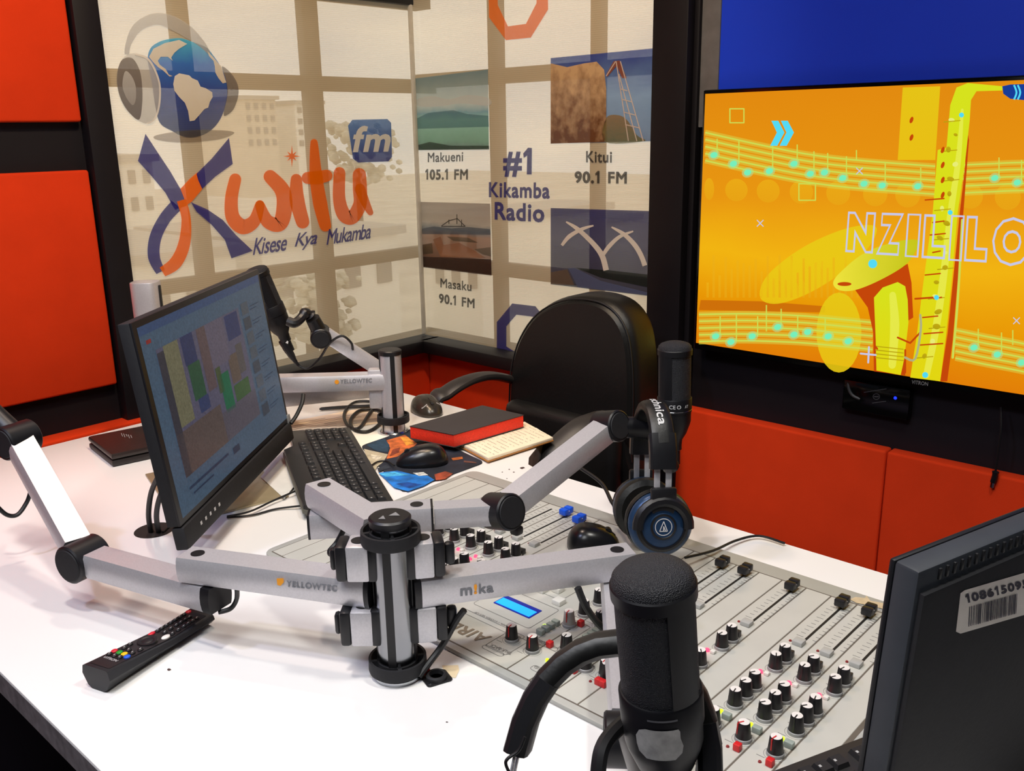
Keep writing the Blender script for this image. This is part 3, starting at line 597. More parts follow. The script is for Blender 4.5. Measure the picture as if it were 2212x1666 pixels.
for k in range(17):
    y0 = 480 + k * 59; xc = 1085 - (y0 - 480) * .118 + rs.uniform(-34, 26)
    tv('saxophone_key', pxpoly(MB(), UT(7.4), z3(*ell(xc, y0, rs.uniform(8, 16), rs.uniform(6, 12), rs.uniform(-30, 30), 12))), SAXD if k % 3 else em('screen_pale', (232, 236, 120)))
    if k % 2 == 0: tv('saxophone_key', ribbon(MB(), UT(7.6), z3((xc - 30, y0 + 8), (xc + 34, y0 + 2)), 2.2, 2), SAXD)
tv('saxophone_highlight', ribbon(MB(), UT(7.2), z3((1108, 440), (1092, 640), (1062, 850), (1030, 1130), (1000, 1330), (965, 1500)), [6, 12, 14, 16, 16, 14], 6), em('screen_bright', (236, 240, 90), None, 2, .1, 6, .6))
tv('saxophone_highlight', ribbon(MB(), UT(7.2), z3((830, 1180), (838, 1300), (828, 1460)), [14, 20, 16], 6), em('screen_bright', (236, 240, 90)))
for y0 in (1385, 1400, 1415, 1430): tv('saxophone_key', ribbon(MB(), UT(7.6), z3((762, y0), (872, y0 + 12)), 2.2, 2), SAXD)
tv('saxophone_rod', ribbon(MB(), UT(8.2), z3((1108, 880), (1090, 1200), (1070, 1430)), 5, 4), LINE)
tv('saxophone_rod', ribbon(MB(), UT(8.2), z3((940, 1260), (942, 1320), (920, 1435), (880, 1430)), 5, 4), em('screen_steel', (176, 176, 130)))
tv('saxophone_mouthpiece', pxpoly(MB(), UT(9), z3((1268, 345), (1300, 338), (1400, 335), (1400, 405), (1300, 395), (1272, 375))), BLUE)
for x in (1315, 1330): tv('saxophone_mouthpiece', ribbon(MB(), UT(9.5), z3((x, 340), (x + 10, 370), (x, 398)), 4, 4, False), CYAN)
b = MB()
for x, y, s_ in ((207, 463, 28), (488, 768, 33)):
    c = [(x - s_, y - s_), (x + s_, y - s_), (x + s_, y + s_), (x - s_, y + s_)]
    b = MB()
    for i in range(4): ribbon(b, UT(9), z3(c[i], c[(i + 1) % 4]), 2.6, 2)
    tv('screen_square', b, LINE)
for dx in (0, 38): tv('screen_chevron', pxpoly(MB(), UT(9), z3((345 + dx, 483), (372 + dx, 483), (397 + dx, 530), (368 + dx, 583), (340 + dx, 583), (367 + dx, 530))), CYAN)
b = MB()
for x, y in ((300, 893), (697, 684), (1325, 1283)):
    for sgn in (-1, 1): ribbon(b, UT(9), z3((x - 12, y - 12 * sgn), (x + 12, y + 12 * sgn)), 2, 2)
ribbon(b, UT(9), z3((702, 1414), (762, 1420)), 4, 2); ribbon(b, UT(9), z3((735, 1388), (732, 1450)), 4, 2)
tv('screen_cross', b, LAV)
u = UT(10)
b = MB(); xs = 640
for ch, x0, x1, yb_ in (('N', 640, 750, 1008), ('Z', 763, 862, 1018), ('I', 878, 932, 1027), ('L', 945, 1038, 1032), ('I', 1052, 1105, 1042), ('L', 1115, 1205, 1045), ('O', 1222, 1380, 1060)):
    yt_ = 846 + (x0 - 640) * .035; sl = (x1 - x0) * .06
    text(b, ch, u(*z3((x0, yb_))[0]), u(*z3((x1, yb_ + sl))[0]), u(*z3((x0 + 12, yt_))[0]), outline=.024 if ch not in 'I' else .016, bold=.07)
tv('title_lettering', b, LAV)
u = UT(-2)
def UB(px, py): return WX(px, py, XT - .0004)
build('brand_lettering', text(MB(), 'VITRON', UB(1969, 829), UB(2004, 834), UB(1970, 821)), mat('pale_print', (150, 150, 150), .5), TV)
# box under the screen
yz = WX(1893, 862, 2.015); sb = thing('media_box', 'small black media box with a blue light under the wall television', 'set-top box', (2.015, yz.y, yz.z - .035))
build('body', MB().box((2.018, yz.y - .0, yz.z), (.022, .15, .07), bev=.004), BLACKG, sb)
def UM(px, py): return WX(px, py, 2.0066)
lg = mat('faint_print', (70, 70, 72), .5); b = MB()
for (p, q) in (((1866, 848), (1915, 840)), ((1884, 871), (1914, 867))): ribbon(b, UM, (p, q), 1.6, 2, False)
ribbon(b, UM, ell(1893, 857, 7, 6, 0, 16) + ell(1893, 857, 7, 6, 0, 16)[:1], 1.6, 2, False); ribbon(b, UM, ((1888, 857), (1898, 857)), 3, 2, False)
build('printed_mark', b, lg, sb)
c = UM(1934, 860); build('indicator_light', MB().lathe([(0, .003), (.003, .0015), (.0035, 0)], frame(c, (-1, 0, 0)), 12), mat('blue_light', (20, 40, 255), .4, emit=3), sb)
solo('short_cable', MB().tube([WX(1832, 822, 2.012), WX(1834, 840, 2.008), WX(1842, 854, 2.008), WX(1858, 862, 2.01)], .004, 8), mat('grey_cable', (60, 60, 60), .5), 'short dark cable plugged into the media box below the television', 'cable')
cb = thing('hanging_cable', 'thin black cable with a plug hanging down the orange panel at the right', 'cable', WX(2145, 1040, 1.984))
build('wire', MB().tube([WX(2162, 880, 2.0), WX(2162, 930, 1.985), WX(2155, 985, 1.982), WX(2150, 1022, 1.982)], .0022, 6), RUB, cb)
build('plug', MB().tube([WX(2151, 1018, 1.982), WX(2149, 1030, 1.982), WX(2145, 1042, 1.982)], [.004, .007, .007, .006], 8), BLK, cb)
build('plug_tip', MB().tube([WX(2145, 1042, 1.982), WX(2143, 1053, 1.982)], .004, 6), CHROME, cb)
# ------------------------------------------------------------------ desk
DZ = .75
dp = [(.301, -.25), (1.237, -.25), (1.237, 1.085), (1.245, 1.11), (1.275, 1.135), (1.37, 1.18), (1.41, 1.205), (1.428, 1.245), (1.428, 1.935), (1.41, 1.954), (.301, 1.954)]
DESK = thing('studio_desk', 'large white laminate studio desk with a worn dark edge', 'desk', (.85, .8, 0))
T = M.Translation((0, 0, DZ - .032))
build('tabletop', MB().prism(dp, T, .032, bev=.0015), [WHITE], DESK)
b = MB(); n = len(dp); cxd, cyd = .85, .85
for i in range(n):
    p, q = V((*dp[i], 0)), V((*dp[(i + 1) % n], 0)); d = (q - p).normalized(); o = V((d.y, -d.x, 0)) * .0012
    b.poly([p + o + V((0, 0, DZ - .033)), q + o + V((0, 0, DZ - .033)), q + o + V((0, 0, DZ - .0015)), p + o + V((0, 0, DZ - .0015))])
build('edge_band', b, EDGE, DESK)
for x, y in ((.36, 1.9), (1.37, 1.9), (.36, -.19), (1.17, -.19)):
    build('leg', MB().box((x, y, (DZ - .032) / 2), (.06, .06, DZ - .034), bev=.004), BLACKP, DESK)
build('underdesk_dark_panel', MB().box((.86, 1.9, .36), (1.0, .02, .715), bev=.002), BLACKP, DESK)  # black sheet added so the space under the desk reads as shade
gc = D(333, 1146)
build('cable_hole', MB().lathe([(0, .0004), (.031, .0004), (.0312, 0)], M.Translation(gc), 32), mat('dark_hole', (30, 22, 18), .8), DESK)
b = MB(); rr = random.Random(2)
for px, py, s_ in ((1128, 1011, 3), (1136, 1026, 2.5), (1110, 1020, 1.2), (1100, 1014, 1), (1085, 1020, 1), (1120, 1036, 1.4), (1145, 1030, 1.5), (1095, 1034, 1), (965, 1560, 1.6), (364, 1447, 3)):
    b.poly([D(px + s_ * 2 * rr.uniform(.5, 1) * math.cos(a), py + s_ * rr.uniform(.5, 1) * math.sin(a), DZ + .0004) for a in [k * math.pi / 4 for k in range(8)]])
build('paint_chips', b, mat('chip_dark', (70, 50, 48), .9), DESK)
build('tape_scrap', MB().poly([D(*p, DZ + .0006) for p in ((955, 1438), (990, 1437), (992, 1448), (984, 1465), (968, 1462), (958, 1450))]), mat('old_tape', (226, 206, 170), .7, var=.1, scale=60), DESK)
# ------------------------------------------------------------------ pole and arms
PROF = [(-.0165, .0165), (.0165, .0165), (.0182, .012), (.0195, .004), (.0195, -.004), (.0182, -.012), (.0165, -.0165), (-.0165, -.0165), (-.0182, -.012), (-.0195, -.004), (-.0195, .004), (-.0182, .012)]
def armtube(t, p0, p1, name='arm_tube', cap0=False, cap1=False, k=1.0):
    p0, p1 = V(p0), V(p1); pf = [(a * k, c * k) for a, c in PROF]; d = (p1 - p0).normalized()
    o = build(name, MB().sweep([p0, p1], pf, UPV), SILVER, t)
    for on, p, s_ in ((cap0, p0, -1), (cap1, p1, 1)):
        if on: build('end_cap', MB().sweep([p, p + d * s_ * (.004 if on is True else on)], [(a * 1.01, c * 1.01) for a, c in pf], UPV), BLK, t)
    return o
def disc(t, p, up=True, r=.0085):
    build('pin_cap', MB().lathe([(0, .0008), (r, .0008), (r, 0)] if up else [(0, -.0008), (r, -.0008), (r, 0)], M.Translation(V(p)), 20), BLK, t)
def tilt(t, p, axis, r=.024, wd=.046, mark=True):
    axis = V(axis).normalized(); p = V(p); T = frame(p - axis * wd / 2, axis)
    build('tilt_joint', MB().lathe([(0, 0), (r - .002, 0), (r, .002), (r, wd - .002), (r - .002, wd), (r - .003, wd - .001), (0, wd - .001)], T, 32), BLK, t)
    build('joint_cap', MB().lathe([(0, -.0012), (r - .005, -.0012), (r - .004, 0)], T, 32), BLKM, t)
def pole(loc, ztop, label, full=True):
    x, y = loc; t = thing('microphone_pole', label, 'pole', (x, y, DZ), group='silver microphone poles'); R_ = .0228
    build('base_flange', MB().lathe([(0, 0), (.029, 0), (.03, .002), (.03, .005), (.027, .008), (R_, .008)], M.Translation((x, y, DZ)), 36), CHROME, t)
    build('pole_tube', MB().lathe([(R_, .004), (R_, ztop - DZ - .006), (0, ztop - DZ - .006)], M.Translation((x, y, DZ)), 40), mat('polished_pole', (150, 152, 156), .2, 1, var=.03) if full else SILVER, t)
    sm = MB().box((R_ - .0004, 0, 0), (.002, .0095, ztop - DZ - .012)).data('slot', RUB)
    for k in range(4): inst(sm, 'slot', t, M.Translation((x, y, (ztop + DZ) / 2)) @ M.Rotation(math.radians(215 + 90 * k + (0 if full else 25)), 4, 'Z'))
    build('top_cap', MB().lathe([(R_ + .001, -.010), (R_ + .0015, -.002), (R_ - .001, 0), (0, .0005)], M.Translation((x, y, ztop)), 40), BLK, t)
    b = MB(); tw = math.radians(132)
    for s_ in ((-.011, -.003, -.003), (-.001, .012, .0065)):
        a0 = [V((s_[0], s_[2] - .008, 0)), V((s_[1], s_[2] - .008, 0)), V(((s_[0] + s_[1]) / 2, s_[2] + .002, 0))]
        b.poly([M.Translation((x, y, ztop + .0007)) @ M.Rotation(math.radians(-50), 4, 'Z') @ p for p in a0])
    if full: build('cap_mark', b, GREYP, t)
    def ring(z):
        Tz = M.Translation((x, y, z)); ro = .034
        build('cable_ring', MB().lathe([(ro - .003, 0), (ro, 0), (ro + .0005, .002), (ro, .015), (ro - .003, .015), (ro - .003, 0)], Tz, 40), BLKM, t)
        sp = MB().box(((R_ + ro) / 2 - .001, 0, .0075), (ro - R_, .0045, .011)).data('ring_spoke', BLKM)
        for k in range(4): inst(sp, 'ring_spoke', t, Tz @ M.Rotation(math.radians(55 + 90 * k), 4, 'Z'))
        build('ring_collar', MB().lathe([(R_ + .0015, .001), (R_ + .0015, .013), (R_ - .0005, .013)], Tz, 32), BLKM, t)
    if full: ring(.9215); ring(.7585)
    else: ring(.776)
    return t
P1 = V((.615, .758, 0)); P2 = V((1.208, 1.458, 0))
pole(P1[:2], .9525, 'near silver pole with black cable rings carrying three microphone arms')
pole(P2[:2], .933, 'far silver pole with one black ring beside the keyboard', False)
def stub(t, base, d, z, h=.044, s0=.024, s1=.050, knob=.012):
    d = V((*d, 0)).normalized(); c = base + V((0, 0, z)); sd = V((-d.y, d.x, 0))
    Rm = M(((d.x, sd.x, 0), (d.y, sd.y, 0), (0, 0, 1)))
    build('mount_pad', MB().box(c + d * (s0 - .003), (.013, .034, h + .002), Rm, bev=.004), BLK, t)
    build('mount_block', MB().box(c + d * (s0 + s1) / 2, (s1 - s0, .036, h), Rm, bev=.003), SILVER, t)
    build('mount_end', MB().box(c + d * (s1 + .006), (.013, .036, h), Rm, bev=.004), BLK, t)
    build('clamp_knob', MB().box(c + d * (s1 + .013 + knob / 2), (knob, .012, h * .62), Rm, bev=.004), BLK, t)
    disc(t, c + d * (s0 + s1) / 2 + V((0, 0, h / 2)), True, .0088)
zc = .857
def arm(label): return thing('boom_stand', label, 'microphone arm', (0, 0, DZ), group='silver jointed microphone arms')
# arm A: to the left
A = arm('left silver microphone arm with grey lettering, folding over the remote control')
eA = D(427, 1196, .8735); eA.z = zc; dA = (eA - V((P1.x, P1.y, zc))).normalized()
s_ = P1 + V((0, 0, zc)) + dA * .03
armtube(A, s_, eA + dA * .019, cap0=.006); disc(A, eA + V((0, 0, .0165)))
for z in (.900, .818): stub(A, P1, (-.66, .75), z, knob=.008)
e2 = D(190, 1186, .838); e2.z = .8215; st2 = eA.copy(); st2.z = .8215; d2 = (e2 - st2).normalized()
armtube(A, st2 - d2 * .016, e2 - d2 * .012, cap0=.014)
jA = e2 + d2 * .012; tilt(A, jA, V((d2.y, -d2.x, 0)), .0265, .05)
kA = PD(38, 950, 1.36); d3 = (kA - jA).normalized()
armtube(A, jA + d3 * .022, kA - d3 * .012)
tilt(A, kA, V((d2.y, -d2.x, 0)), .0255, .048)
build('swivel_end', MB().cyl(kA, PD(-25, 885, 1.37), .019, .016, 20), BLK, A)
sdA = V((dA.y, -dA.x, 0));
if sdA.dot(CAM - eA) < 0: sdA = -sdA
fp = V((P1.x, P1.y, zc)) + sdA * .0203
def UA(px, py): return PL(px, py, fp, sdA)
LETG = mat('grey_lettering', (120, 122, 128), .6); LETO = mat('orange_lettering', (244, 160, 30), .6)
build('lettering', text(MB(), 'YELLOWTEC', UA(618, 1268), UA(727.5, 1279), UA(619, 1253.5), bold=.032), LETG, A)
build('logo_mark', MB().poly([UA(*p) for p in ((597.5, 1250), (612, 1249.5), (613, 1258), (606, 1266), (599, 1264))]), LETO, A)
# arm B: to the right, carrying the near microphone
B = arm('right silver microphone arm with short grey and orange lettering, holding the nearest microphone')
eB = D(1333, 1188, .8735); eB.z = zc; dB = (eB - V((P1.x, P1.y, zc))).normalized()
armtube(B, P1 + V((0, 0, zc)) + dB * .03, eB + dB * .018, cap0=.008); disc(B, eB + V((0, 0, .0165)))
for z in (.900, .818): stub(B, P1, (.80, -.60), z, s1=.047)
fB = D(1362, 1548, .838); fB.z = .8215; g = eB.copy(); g.z = .8215; dd = (fB - g).normalized()
armtube(B, g - dd * .018, fB - dd * .012); jB = fB + dd * .012; sB = V((dd.y, -dd.x, 0))
tilt(B, jB, sB, .0255, .05); build('clamp_lever', MB().box(jB - sB * .033 + V((0, 0, .004)), (.012, .02, .03), bev=.004), GREYP, B)
sdB = V((dB.y, -dB.x, 0))
if sdB.dot(CAM - eB) < 0: sdB = -sdB
fpB = V((P1.x, P1.y, zc)) + sdB * .0203
def UBm(px, py): return PL(px, py, fpB, sdB)
def q6(*p): return [(380 + x / 2.872, 980 + y / 2.872) for x, y in p]
for s_, a_, m_ in (('m', ((1765, 886), (1840, 878), (1764, 838)), LETG), ('!', ((1849, 874), (1869, 872), (1849, 812)), LETO), ('ka', ((1880, 873), (1972, 862), (1879, 812)), LETG)):
    build('lettering', text(MB(), s_, *[UBm(*p) for p in q6(*a_)], bold=.035), m_, B)
# arm C: back of the pole, folding to the far microphone
C = arm('rear silver microphone arm rising to the upright microphone by the wall screen')
zC = .919; eC = D(700, 1047, .9355); eC.z = zC; pC = D(848, 1136, .9355); pC.z = zC; dC = (eC - pC).normalized()
armtube(C, pC + dC * .036, eC + dC * .018); disc(C, eC + V((0, 0, .0165)))
zC2 = .884; c0 = eC.copy(); c0.z = zC2; c1 = D(900, 1090, .9005); c1.z = zC2; dC2 = (c1 - c0).normalized()
armtube(C, c0 - dC2 * .02, c1 + dC2 * .018, cap0=.003, cap1=.003); disc(C, c1 + V((0, 0, .0165))); disc(C, c0 + V((0, 0, -.0165)), False)
KC = D(1083, 1105, .884); dK = (KC - c1).normalized(); tC = PD(1317, 921, 1.36); d4 = (tC - KC).normalized()
ax = (V((WV.x, WV.y, 0)) - d4 * V((WV.x, WV.y, 0)).dot(d4)).normalized()
armtube(C, c1 + dC2 * .022, KC - dK * .012, k=.86); tilt(C, KC, ax, .0248, .044)
build('clamp_lever', MB().box(KC + V((0, 0, -.026)) + RV * .012 - ax * .012, (.014, .014, .012), bev=.003), BLK, C)
armtube(C, KC + d4 * .018, tC - d4 * .016, k=.92); tilt(C, tC, ax, .0235, .042)
MT = PD(1458, 742, 1.385); MBt = PD(1452, 1000, 1.43)
hC = PD(1400, 925, 1.38); build('holder_arm', MB().cyl(tC + (hC - tC).normalized() * .015, hC, .016, .016, 20), BLK, C)
build('holder_arm', MB().tube([hC, PD(1425, 960, 1.39), PD(1450, 1010, 1.42)], .013, 12), BLK, C)
# arm D on the far pole
Dm = arm('far lettered silver microphone arm behind the monitor screen')
zD = .866; dD = V((-.70, .715, 0)).normalized(); p0 = P2 + V((0, 0, zD))
armtube(Dm, p0 + dD * .012, p0 + dD * .30); elb = P2 + dD * .285 + V((0, 0, .83)); bk = P2 + V((.035, .075, .83))
armtube(Dm, elb, bk)
build('mount_block', MB().box(P2 + V((-.02, .022, .850)), (.024, .036, .085), M.Rotation(math.radians(45), 3, 'Z'), bev=.004), SILVER, Dm)
q0, q1 = PD(828, 803, 2.02), PD(703, 722, 1.96); dq = (q1 - q0).normalized(); armtube(Dm, q0, q1, k=.9)
axd = (V((WV.x, WV.y, 0)) - dq * V((WV.x, WV.y, 0)).dot(dq)).normalized()
tilt(Dm, PD(693, 726, 1.955), axd, .022, .04)
build('swivel_end', MB().cyl(PD(693, 722, 1.955), PD(675, 688, 1.93), .017, .015, 16), BLK, Dm)
build('ball_joint', MB().tube([PD(672, 684, 1.93), PD(661, 676, 1.92), PD(648, 690, 1.91), PD(636, 698, 1.9), PD(622, 694, 1.9)], [.011, .0125, .0145, .010, .009, .010, .011, .0125, .012, .010], 10), BLK, Dm)
fpD = p0 + V((-.715, -.70, 0)).normalized() * .0203; nD = V((-.715, -.70, 0)).normalized()
def UD(px, py): return PL(px, py, fpD, nD)
build('lettering', text(MB(), 'YELLOWTEC', UD(735, 829), UD(803.5, 826.5), UD(735, 819.5), bold=.03), LETG, Dm)
build('logo_mark', MB().poly([UD(*p) for p in ell(727.5, 825.5, 5, 5, 0, 8)]), LETO, Dm)
# upright silver holder behind the monitor
Hd = thing('silver_upright', 'silver upright tube on a black post behind the top left of the monitor', 'stand', (.925, 1.925, DZ))
build('post', MB().box((.925, 1.925, .86), (.05, .04, .218), bev=.006), BLK, Hd)
build('silver_head', MB().prism(rrect(.058, .05, .016), M.Translation((.925, 1.925, .95)) @ M.Rotation(math.radians(-45), 4, 'Z'), .118, bev=.002), SILVER, Hd)
build('side_slot', MB().box(V((.925, 1.925, 1.01)) + RV * .028, (.008, .012, .10), M.Rotation(math.radians(-45), 3, 'Z'), bev=.002), RUB, Hd)
# ------------------------------------------------------------------ microphones
def mesh_mat(name, rgb, sc):
    m = mat(name, rgb, .65, var=.1); t = m.node_tree; v = t.nodes.new('ShaderNodeTexVoronoi'); v.inputs['Scale'].default_value = sc
    tcn = t.nodes.new('ShaderNodeTexCoord'); t.links.new(tcn.outputs['Object'], v.inputs['Vector']); bp = t.nodes.new('ShaderNodeBump'); bp.inputs['Strength'].default_value = 1.0; bp.inputs['Distance'].default_value = .0006
    t.links.new(v.outputs['Distance'], bp.inputs['Height']); t.links.new(bp.outputs[0], t.nodes['Principled BSDF'].inputs['Normal']); return m
GRIL = mesh_mat('wire_grille', (15, 16, 22), 1300); MICB = mat('microphone_black', (12, 12, 16), .48, var=.08, spec=.35)
def mic(label, top, bot, full=True):
    """side-address condenser microphone: bot = foot of the thread, top = crown"""
    top, bot = V(top), V(bot); d = (top - bot).normalized(); o = top - d * .163; T = frame(o, d)
    t = thing('studio_microphone', label, 'microphone', o, group='black studio microphones')
    build('body', MB().lathe([(0, 0), (.0115, 0), (.0125, .010), (.0185, .020), (.0235, .034), (.0250, .040), (.0252, .056)], T, 48), MICB, t)
    build('collar', MB().lathe([(.0250, .0545), (.0262, .0555), (.0263, .0760), (.0255, .0775), (.0240, .0775)], T, 48), MICB, t)
    build('side_grille', MB().lathe([(.0244, .0770), (.0244, .1435)], T, 64), GRIL, t)
    for sg in (0, 1):
        Tr = T @ M.Rotation(math.pi * sg, 4, 'Z'); pts = []
        b = MB(); a0 = [math.radians(-24 + 48 * k / 6) for k in range(7)]
        vs = [[b.bm.verts.new(Tr @ V((.0256 * math.cos(a), .0256 * math.sin(a), z))) for a in a0] for z in (.0770, .1435)]
        wsd = [[b.bm.verts.new(Tr @ V((.0238 * math.cos(a), .0238 * math.sin(a), z))) for a in a0] for z in (.0770, .1435)]
        for i in range(6): b.bm.faces.new((vs[0][i], vs[0][i + 1], vs[1][i + 1], vs[1][i]))
        for i in (0, 6): b.bm.faces.new((vs[0][i], vs[1][i], wsd[1][i], wsd[0][i]))
        build('side_strut', b, MICB, t)
    build('rim', MB().lathe([(.0245, .143), (.0262, .1435), (.0263, .1515), (.0255, .1525), (.0245, .1525)], T, 48), MICB, t)
    build('crown_grille', MB().lathe([(.0253, .1522), (.0246, .1562), (.0215, .1595), (.015, .162), (.007, .163), (0, .1632)], T, 48), GRIL, t)
    build('mount_thread', MB().lathe([(.0115, .002), (.0118, -.006), (.0095, -.008), (.0095, -.03), (0, -.03)], T, 24), BLK, t)
    return t, T
nt_, nTt = PD(1408, 1222, .548), PD(1441, 1690, .60)
NM, NT = mic('nearest black microphone with a grey tape patch, in front of the mixer', nt_, nTt)
# tape patch on the barrel, facing the camera
def onmic(T, z, ang, r): return T @ V((r * math.cos(ang), r * math.sin(ang), z))
loc = NT.inverted() @ CAM; ca = math.atan2(loc.y, loc.x)
b = MB(); g_ = []
zl = [.043, .047, .052, .058, .063, .065]; ext = [(-.35, .32), (-.52, .50), (-.56, .55), (-.50, .56), (-.50, .46), (-.46, .30)]
rad = lambda z: .0265
for z, (a, c_) in zip(zl, ext): g_.append([b.bm.verts.new(onmic(NT, z, ca + .12 + a + (c_ - a) * k / 6, rad(z) + .0003)) for k in range(7)])
for r1_, r2_ in zip(g_, g_[1:]):
    for i in range(6): b.bm.faces.new((r1_[i], r1_[i + 1], r2_[i + 1], r2_[i]))
build('tape_patch', b, mat('grey_tape', (168, 166, 162), .6, var=.25, scale=120), NM)
b = MB(); pts = [onmic(NT, .0715, ca - .34 + .7 * k / 8, .0266) for k in range(9)]
for p_, q_ in zip(pts, pts[1:]):
    e_ = NT.to_3x3() @ V((0, 0, .0007)); b.poly([p_ - e_, q_ - e_, q_ + e_, p_ + e_])
build('brand_line', b, mat('dim_print', (88, 88, 92), .5), NM)
build('stand_arm', MB().cyl(jB + V((0, 0, .01)), nTt + (nt_ - nTt).normalized() * -.0 + V((0.02, .02, -.035)), .014, .014, 16), BLK, B)
FM, FT = mic('upright black microphone with small white marks, left of the wall screen', PD(1458, 738, 1.385), PD(1456, 985, 1.43))
loc = FT.inverted() @ CAM; cb_ = math.atan2(loc.y, loc.x); wp = mat('white_print', (205, 205, 205), .5)
def fm_txt(s_, a0, a1, z0, z1):
    p_, q_, r_ = onmic(FT, z0, cb_ - a0 * FS, .0268), onmic(FT, z0, cb_ - a1 * FS, .0268), onmic(FT, z1, cb_ - a0 * FS, .0268)
    build('printed_mark', text(MB(), s_, p_, q_, r_, bold=.015), wp, FM)
FS = 1
fm_txt('CE', -.30, .06, .0645, .0705); fm_txt('O', .14, .38, .0645, .0705); fm_txt('AT', .62, .86, .065, .0695)
build('silver_line', MB().lathe([(.02632, .0585), (.0265, .0588), (.02632, .0591)], FT, 40), CHROME, FM)
LM, LT = mic('tilted black microphone peeking out behind the top right of the monitor', PD(549, 578, 1.90), PD(622, 746, 1.97))
build('cable_plug', MB().tube([PD(612, 734, 1.968), PD(622, 755, 1.97), PD(636, 778, 1.975), PD(645, 790, 1.98)], [.011, .0115, .0115, .011, .010, .010, .0095, .009, .008, .008, .007, .006, .005, .005, .004, .004, .004, .004, .003], 10), BLK, LM)
build('plug_mark', MB().poly([PD(*p, 1.955) for p in ((616, 733), (623, 738), (622, 743), (617, 741))]), wp, LM)
# ------------------------------------------------------------------ headphones
HPB = mat('navy_metal', (32, 60, 94), .32, .35, var=.06, scale=300); GOLD = mat('bronze_driver', (150, 112, 60), .45, .4)
def headphones(label, Tp, axis, up, hs=.062, drop=.17, tiltc=0):
    a = V(axis).normalized(); up = V(up); up = (up - a * up.dot(a)).normalized(); fw = up.cross(a)
    T = M(((a.x, fw.x, up.x, Tp.x), (a.y, fw.y, up.y, Tp.y), (a.z, fw.z, up.z, Tp.z), (0, 0, 0, 1)))
    t = thing('headphones', label, 'headphones', Tp - up * drop, group='black studio headphones')
    W_ = lambda x, y, z: T @ V((x, y, z))
    pts = []; ups = []; zd = drop * .5
    for k in range(17):
        an = math.pi * k / 16; pts.append(W_(-hs * math.cos(an), 0, -zd + zd * math.sin(an) ** .9)); ups.append((T.to_3x3() @ V((-math.cos(an), 0, math.sin(an) * .9 + .02))).normalized())
    build('headband', MB().sweep(pts[2:15], [(x * .017 / .5, y * .0088 / .5) for x, y in rrect(1, 1, .35, 3)], ups[2:15]), LEATH, t)
    for sg in (-1, 1):
        e = [pts[0], pts[1], pts[2], pts[3]] if sg < 0 else [pts[16], pts[15], pts[14], pts[13]]; eu = [ups[0], ups[1], ups[2], ups[3]] if sg < 0 else [ups[16], ups[15], ups[14], ups[13]]
        if sg > 0: pass
        hs_b = build('band_end', MB().sweep(e, [(x * .019 / .5, y * .0085 / .5) for x, y in rrect(1, 1, .25, 2)], eu), BLK, t)
        for y in (-.0082, .0082):
            build('slider_strip', MB().box(W_(sg * hs * 1.0, y, -zd - .022), (.0015, .0085, .048), T.to_3x3(), bev=.0004), SILVER, t)
        build('yoke_block', MB().box(W_(sg * hs * 1.0, 0, -zd - .052), (.012, .034, .026), T.to_3x3(), bev=.003), BLKM, t)
        yk = MB(); arc = [W_(sg * (hs + .006), .036 * math.sin(q), -drop + .036 * math.cos(q)) for q in [math.radians(-95 + 190 * k / 14) for k in range(15)]]
        yk.tube(arc, .0078, 8, False); yk.box(W_(sg * (hs + .005), 0, -drop + .043), (.010, .036, .024), T.to_3x3(), bev=.003); build('yoke', yk, BLK, t)
        Tc = T @ M.Translation((sg * (hs - .006), 0, -drop)) @ M.Rotation(math.radians(90 * sg), 4, 'Y')
        sh = build('ear_cup', MB().lathe([(0, .0145), (.018, .0145), (.0195, .0125), (.034, .010), (.043, .004), (.046, -.002), (.045, -.010), (.035, -.012)], Tc, 44), HPB, t)
        build('dark_ring', MB().lathe([(.030, .0113), (.033, .0118), (.037, .0098), (.0375, .0084)], Tc, 40), BLK, sh)
        build('ear_pad', MB().lathe([(.046, -.010), (.048, -.016), (.046, -.026), (.038, -.030), (.026, -.028), (.022, -.016), (0, -.015)], Tc, 40), LEATH, t)
        build('speaker_cloth', MB().lathe([(0, -.0152), (.021, -.0158)], Tc, 30), GOLD, t)
        lg_ = MB(); lg_.lathe([(.0112, .0149), (.0122, .0149), (.0122, .0147), (.0112, .0147), (.0112, .0149)], Tc, 32)
        up2 = Tc.to_3x3().inverted() @ up; fa = math.atan2(up2.y, up2.x); Rz = Tc @ M.Rotation(fa, 4, 'Z')
        def bar(p, q, wd=.0012):
            p, q = V((*p, .0149)), V((*q, .0149)); dd_ = (q - p).normalized(); nn = V((-dd_.y, dd_.x, 0)) * wd / 2; lg_.poly([Rz @ v for v in (p - nn, q - nn, q + nn, p + nn)])
        for p, q in (((.008, .0), (-.006, .0055)), ((.008, .0), (-.006, -.0055)), ((-.006, .0055), (-.006, -.0055)), ((.001, 0), (-.006, 0)), ((.001, 0), (-.006, -.003))): bar(p, q)
        build('emblem', lg_, wp, sh); build('emblem_ring', MB().lathe([(.0150, .0147), (.0158, .0152), (.0182, .0146), (.0186, .0134)], Tc, 36), BLK, sh)
    return t, T
fc = PD(1434, 1128, 1.245); rc = PD(1392, 1112, 1.355); axh = fc - rc; axh.z *= .5
H2, HT = headphones('black and navy headphones hanging from the arm of the upright microphone', PD(1411, 877, 1.325), axh, V((.03, -.02, 1)), .060, .160)
b = MB(); text(b, 'audio-technica', HT @ V((-.052, -.006, .0087)), HT @ V((.052, -.006, .0087)), HT @ V((-.052, .007, .0087)), bold=.02)
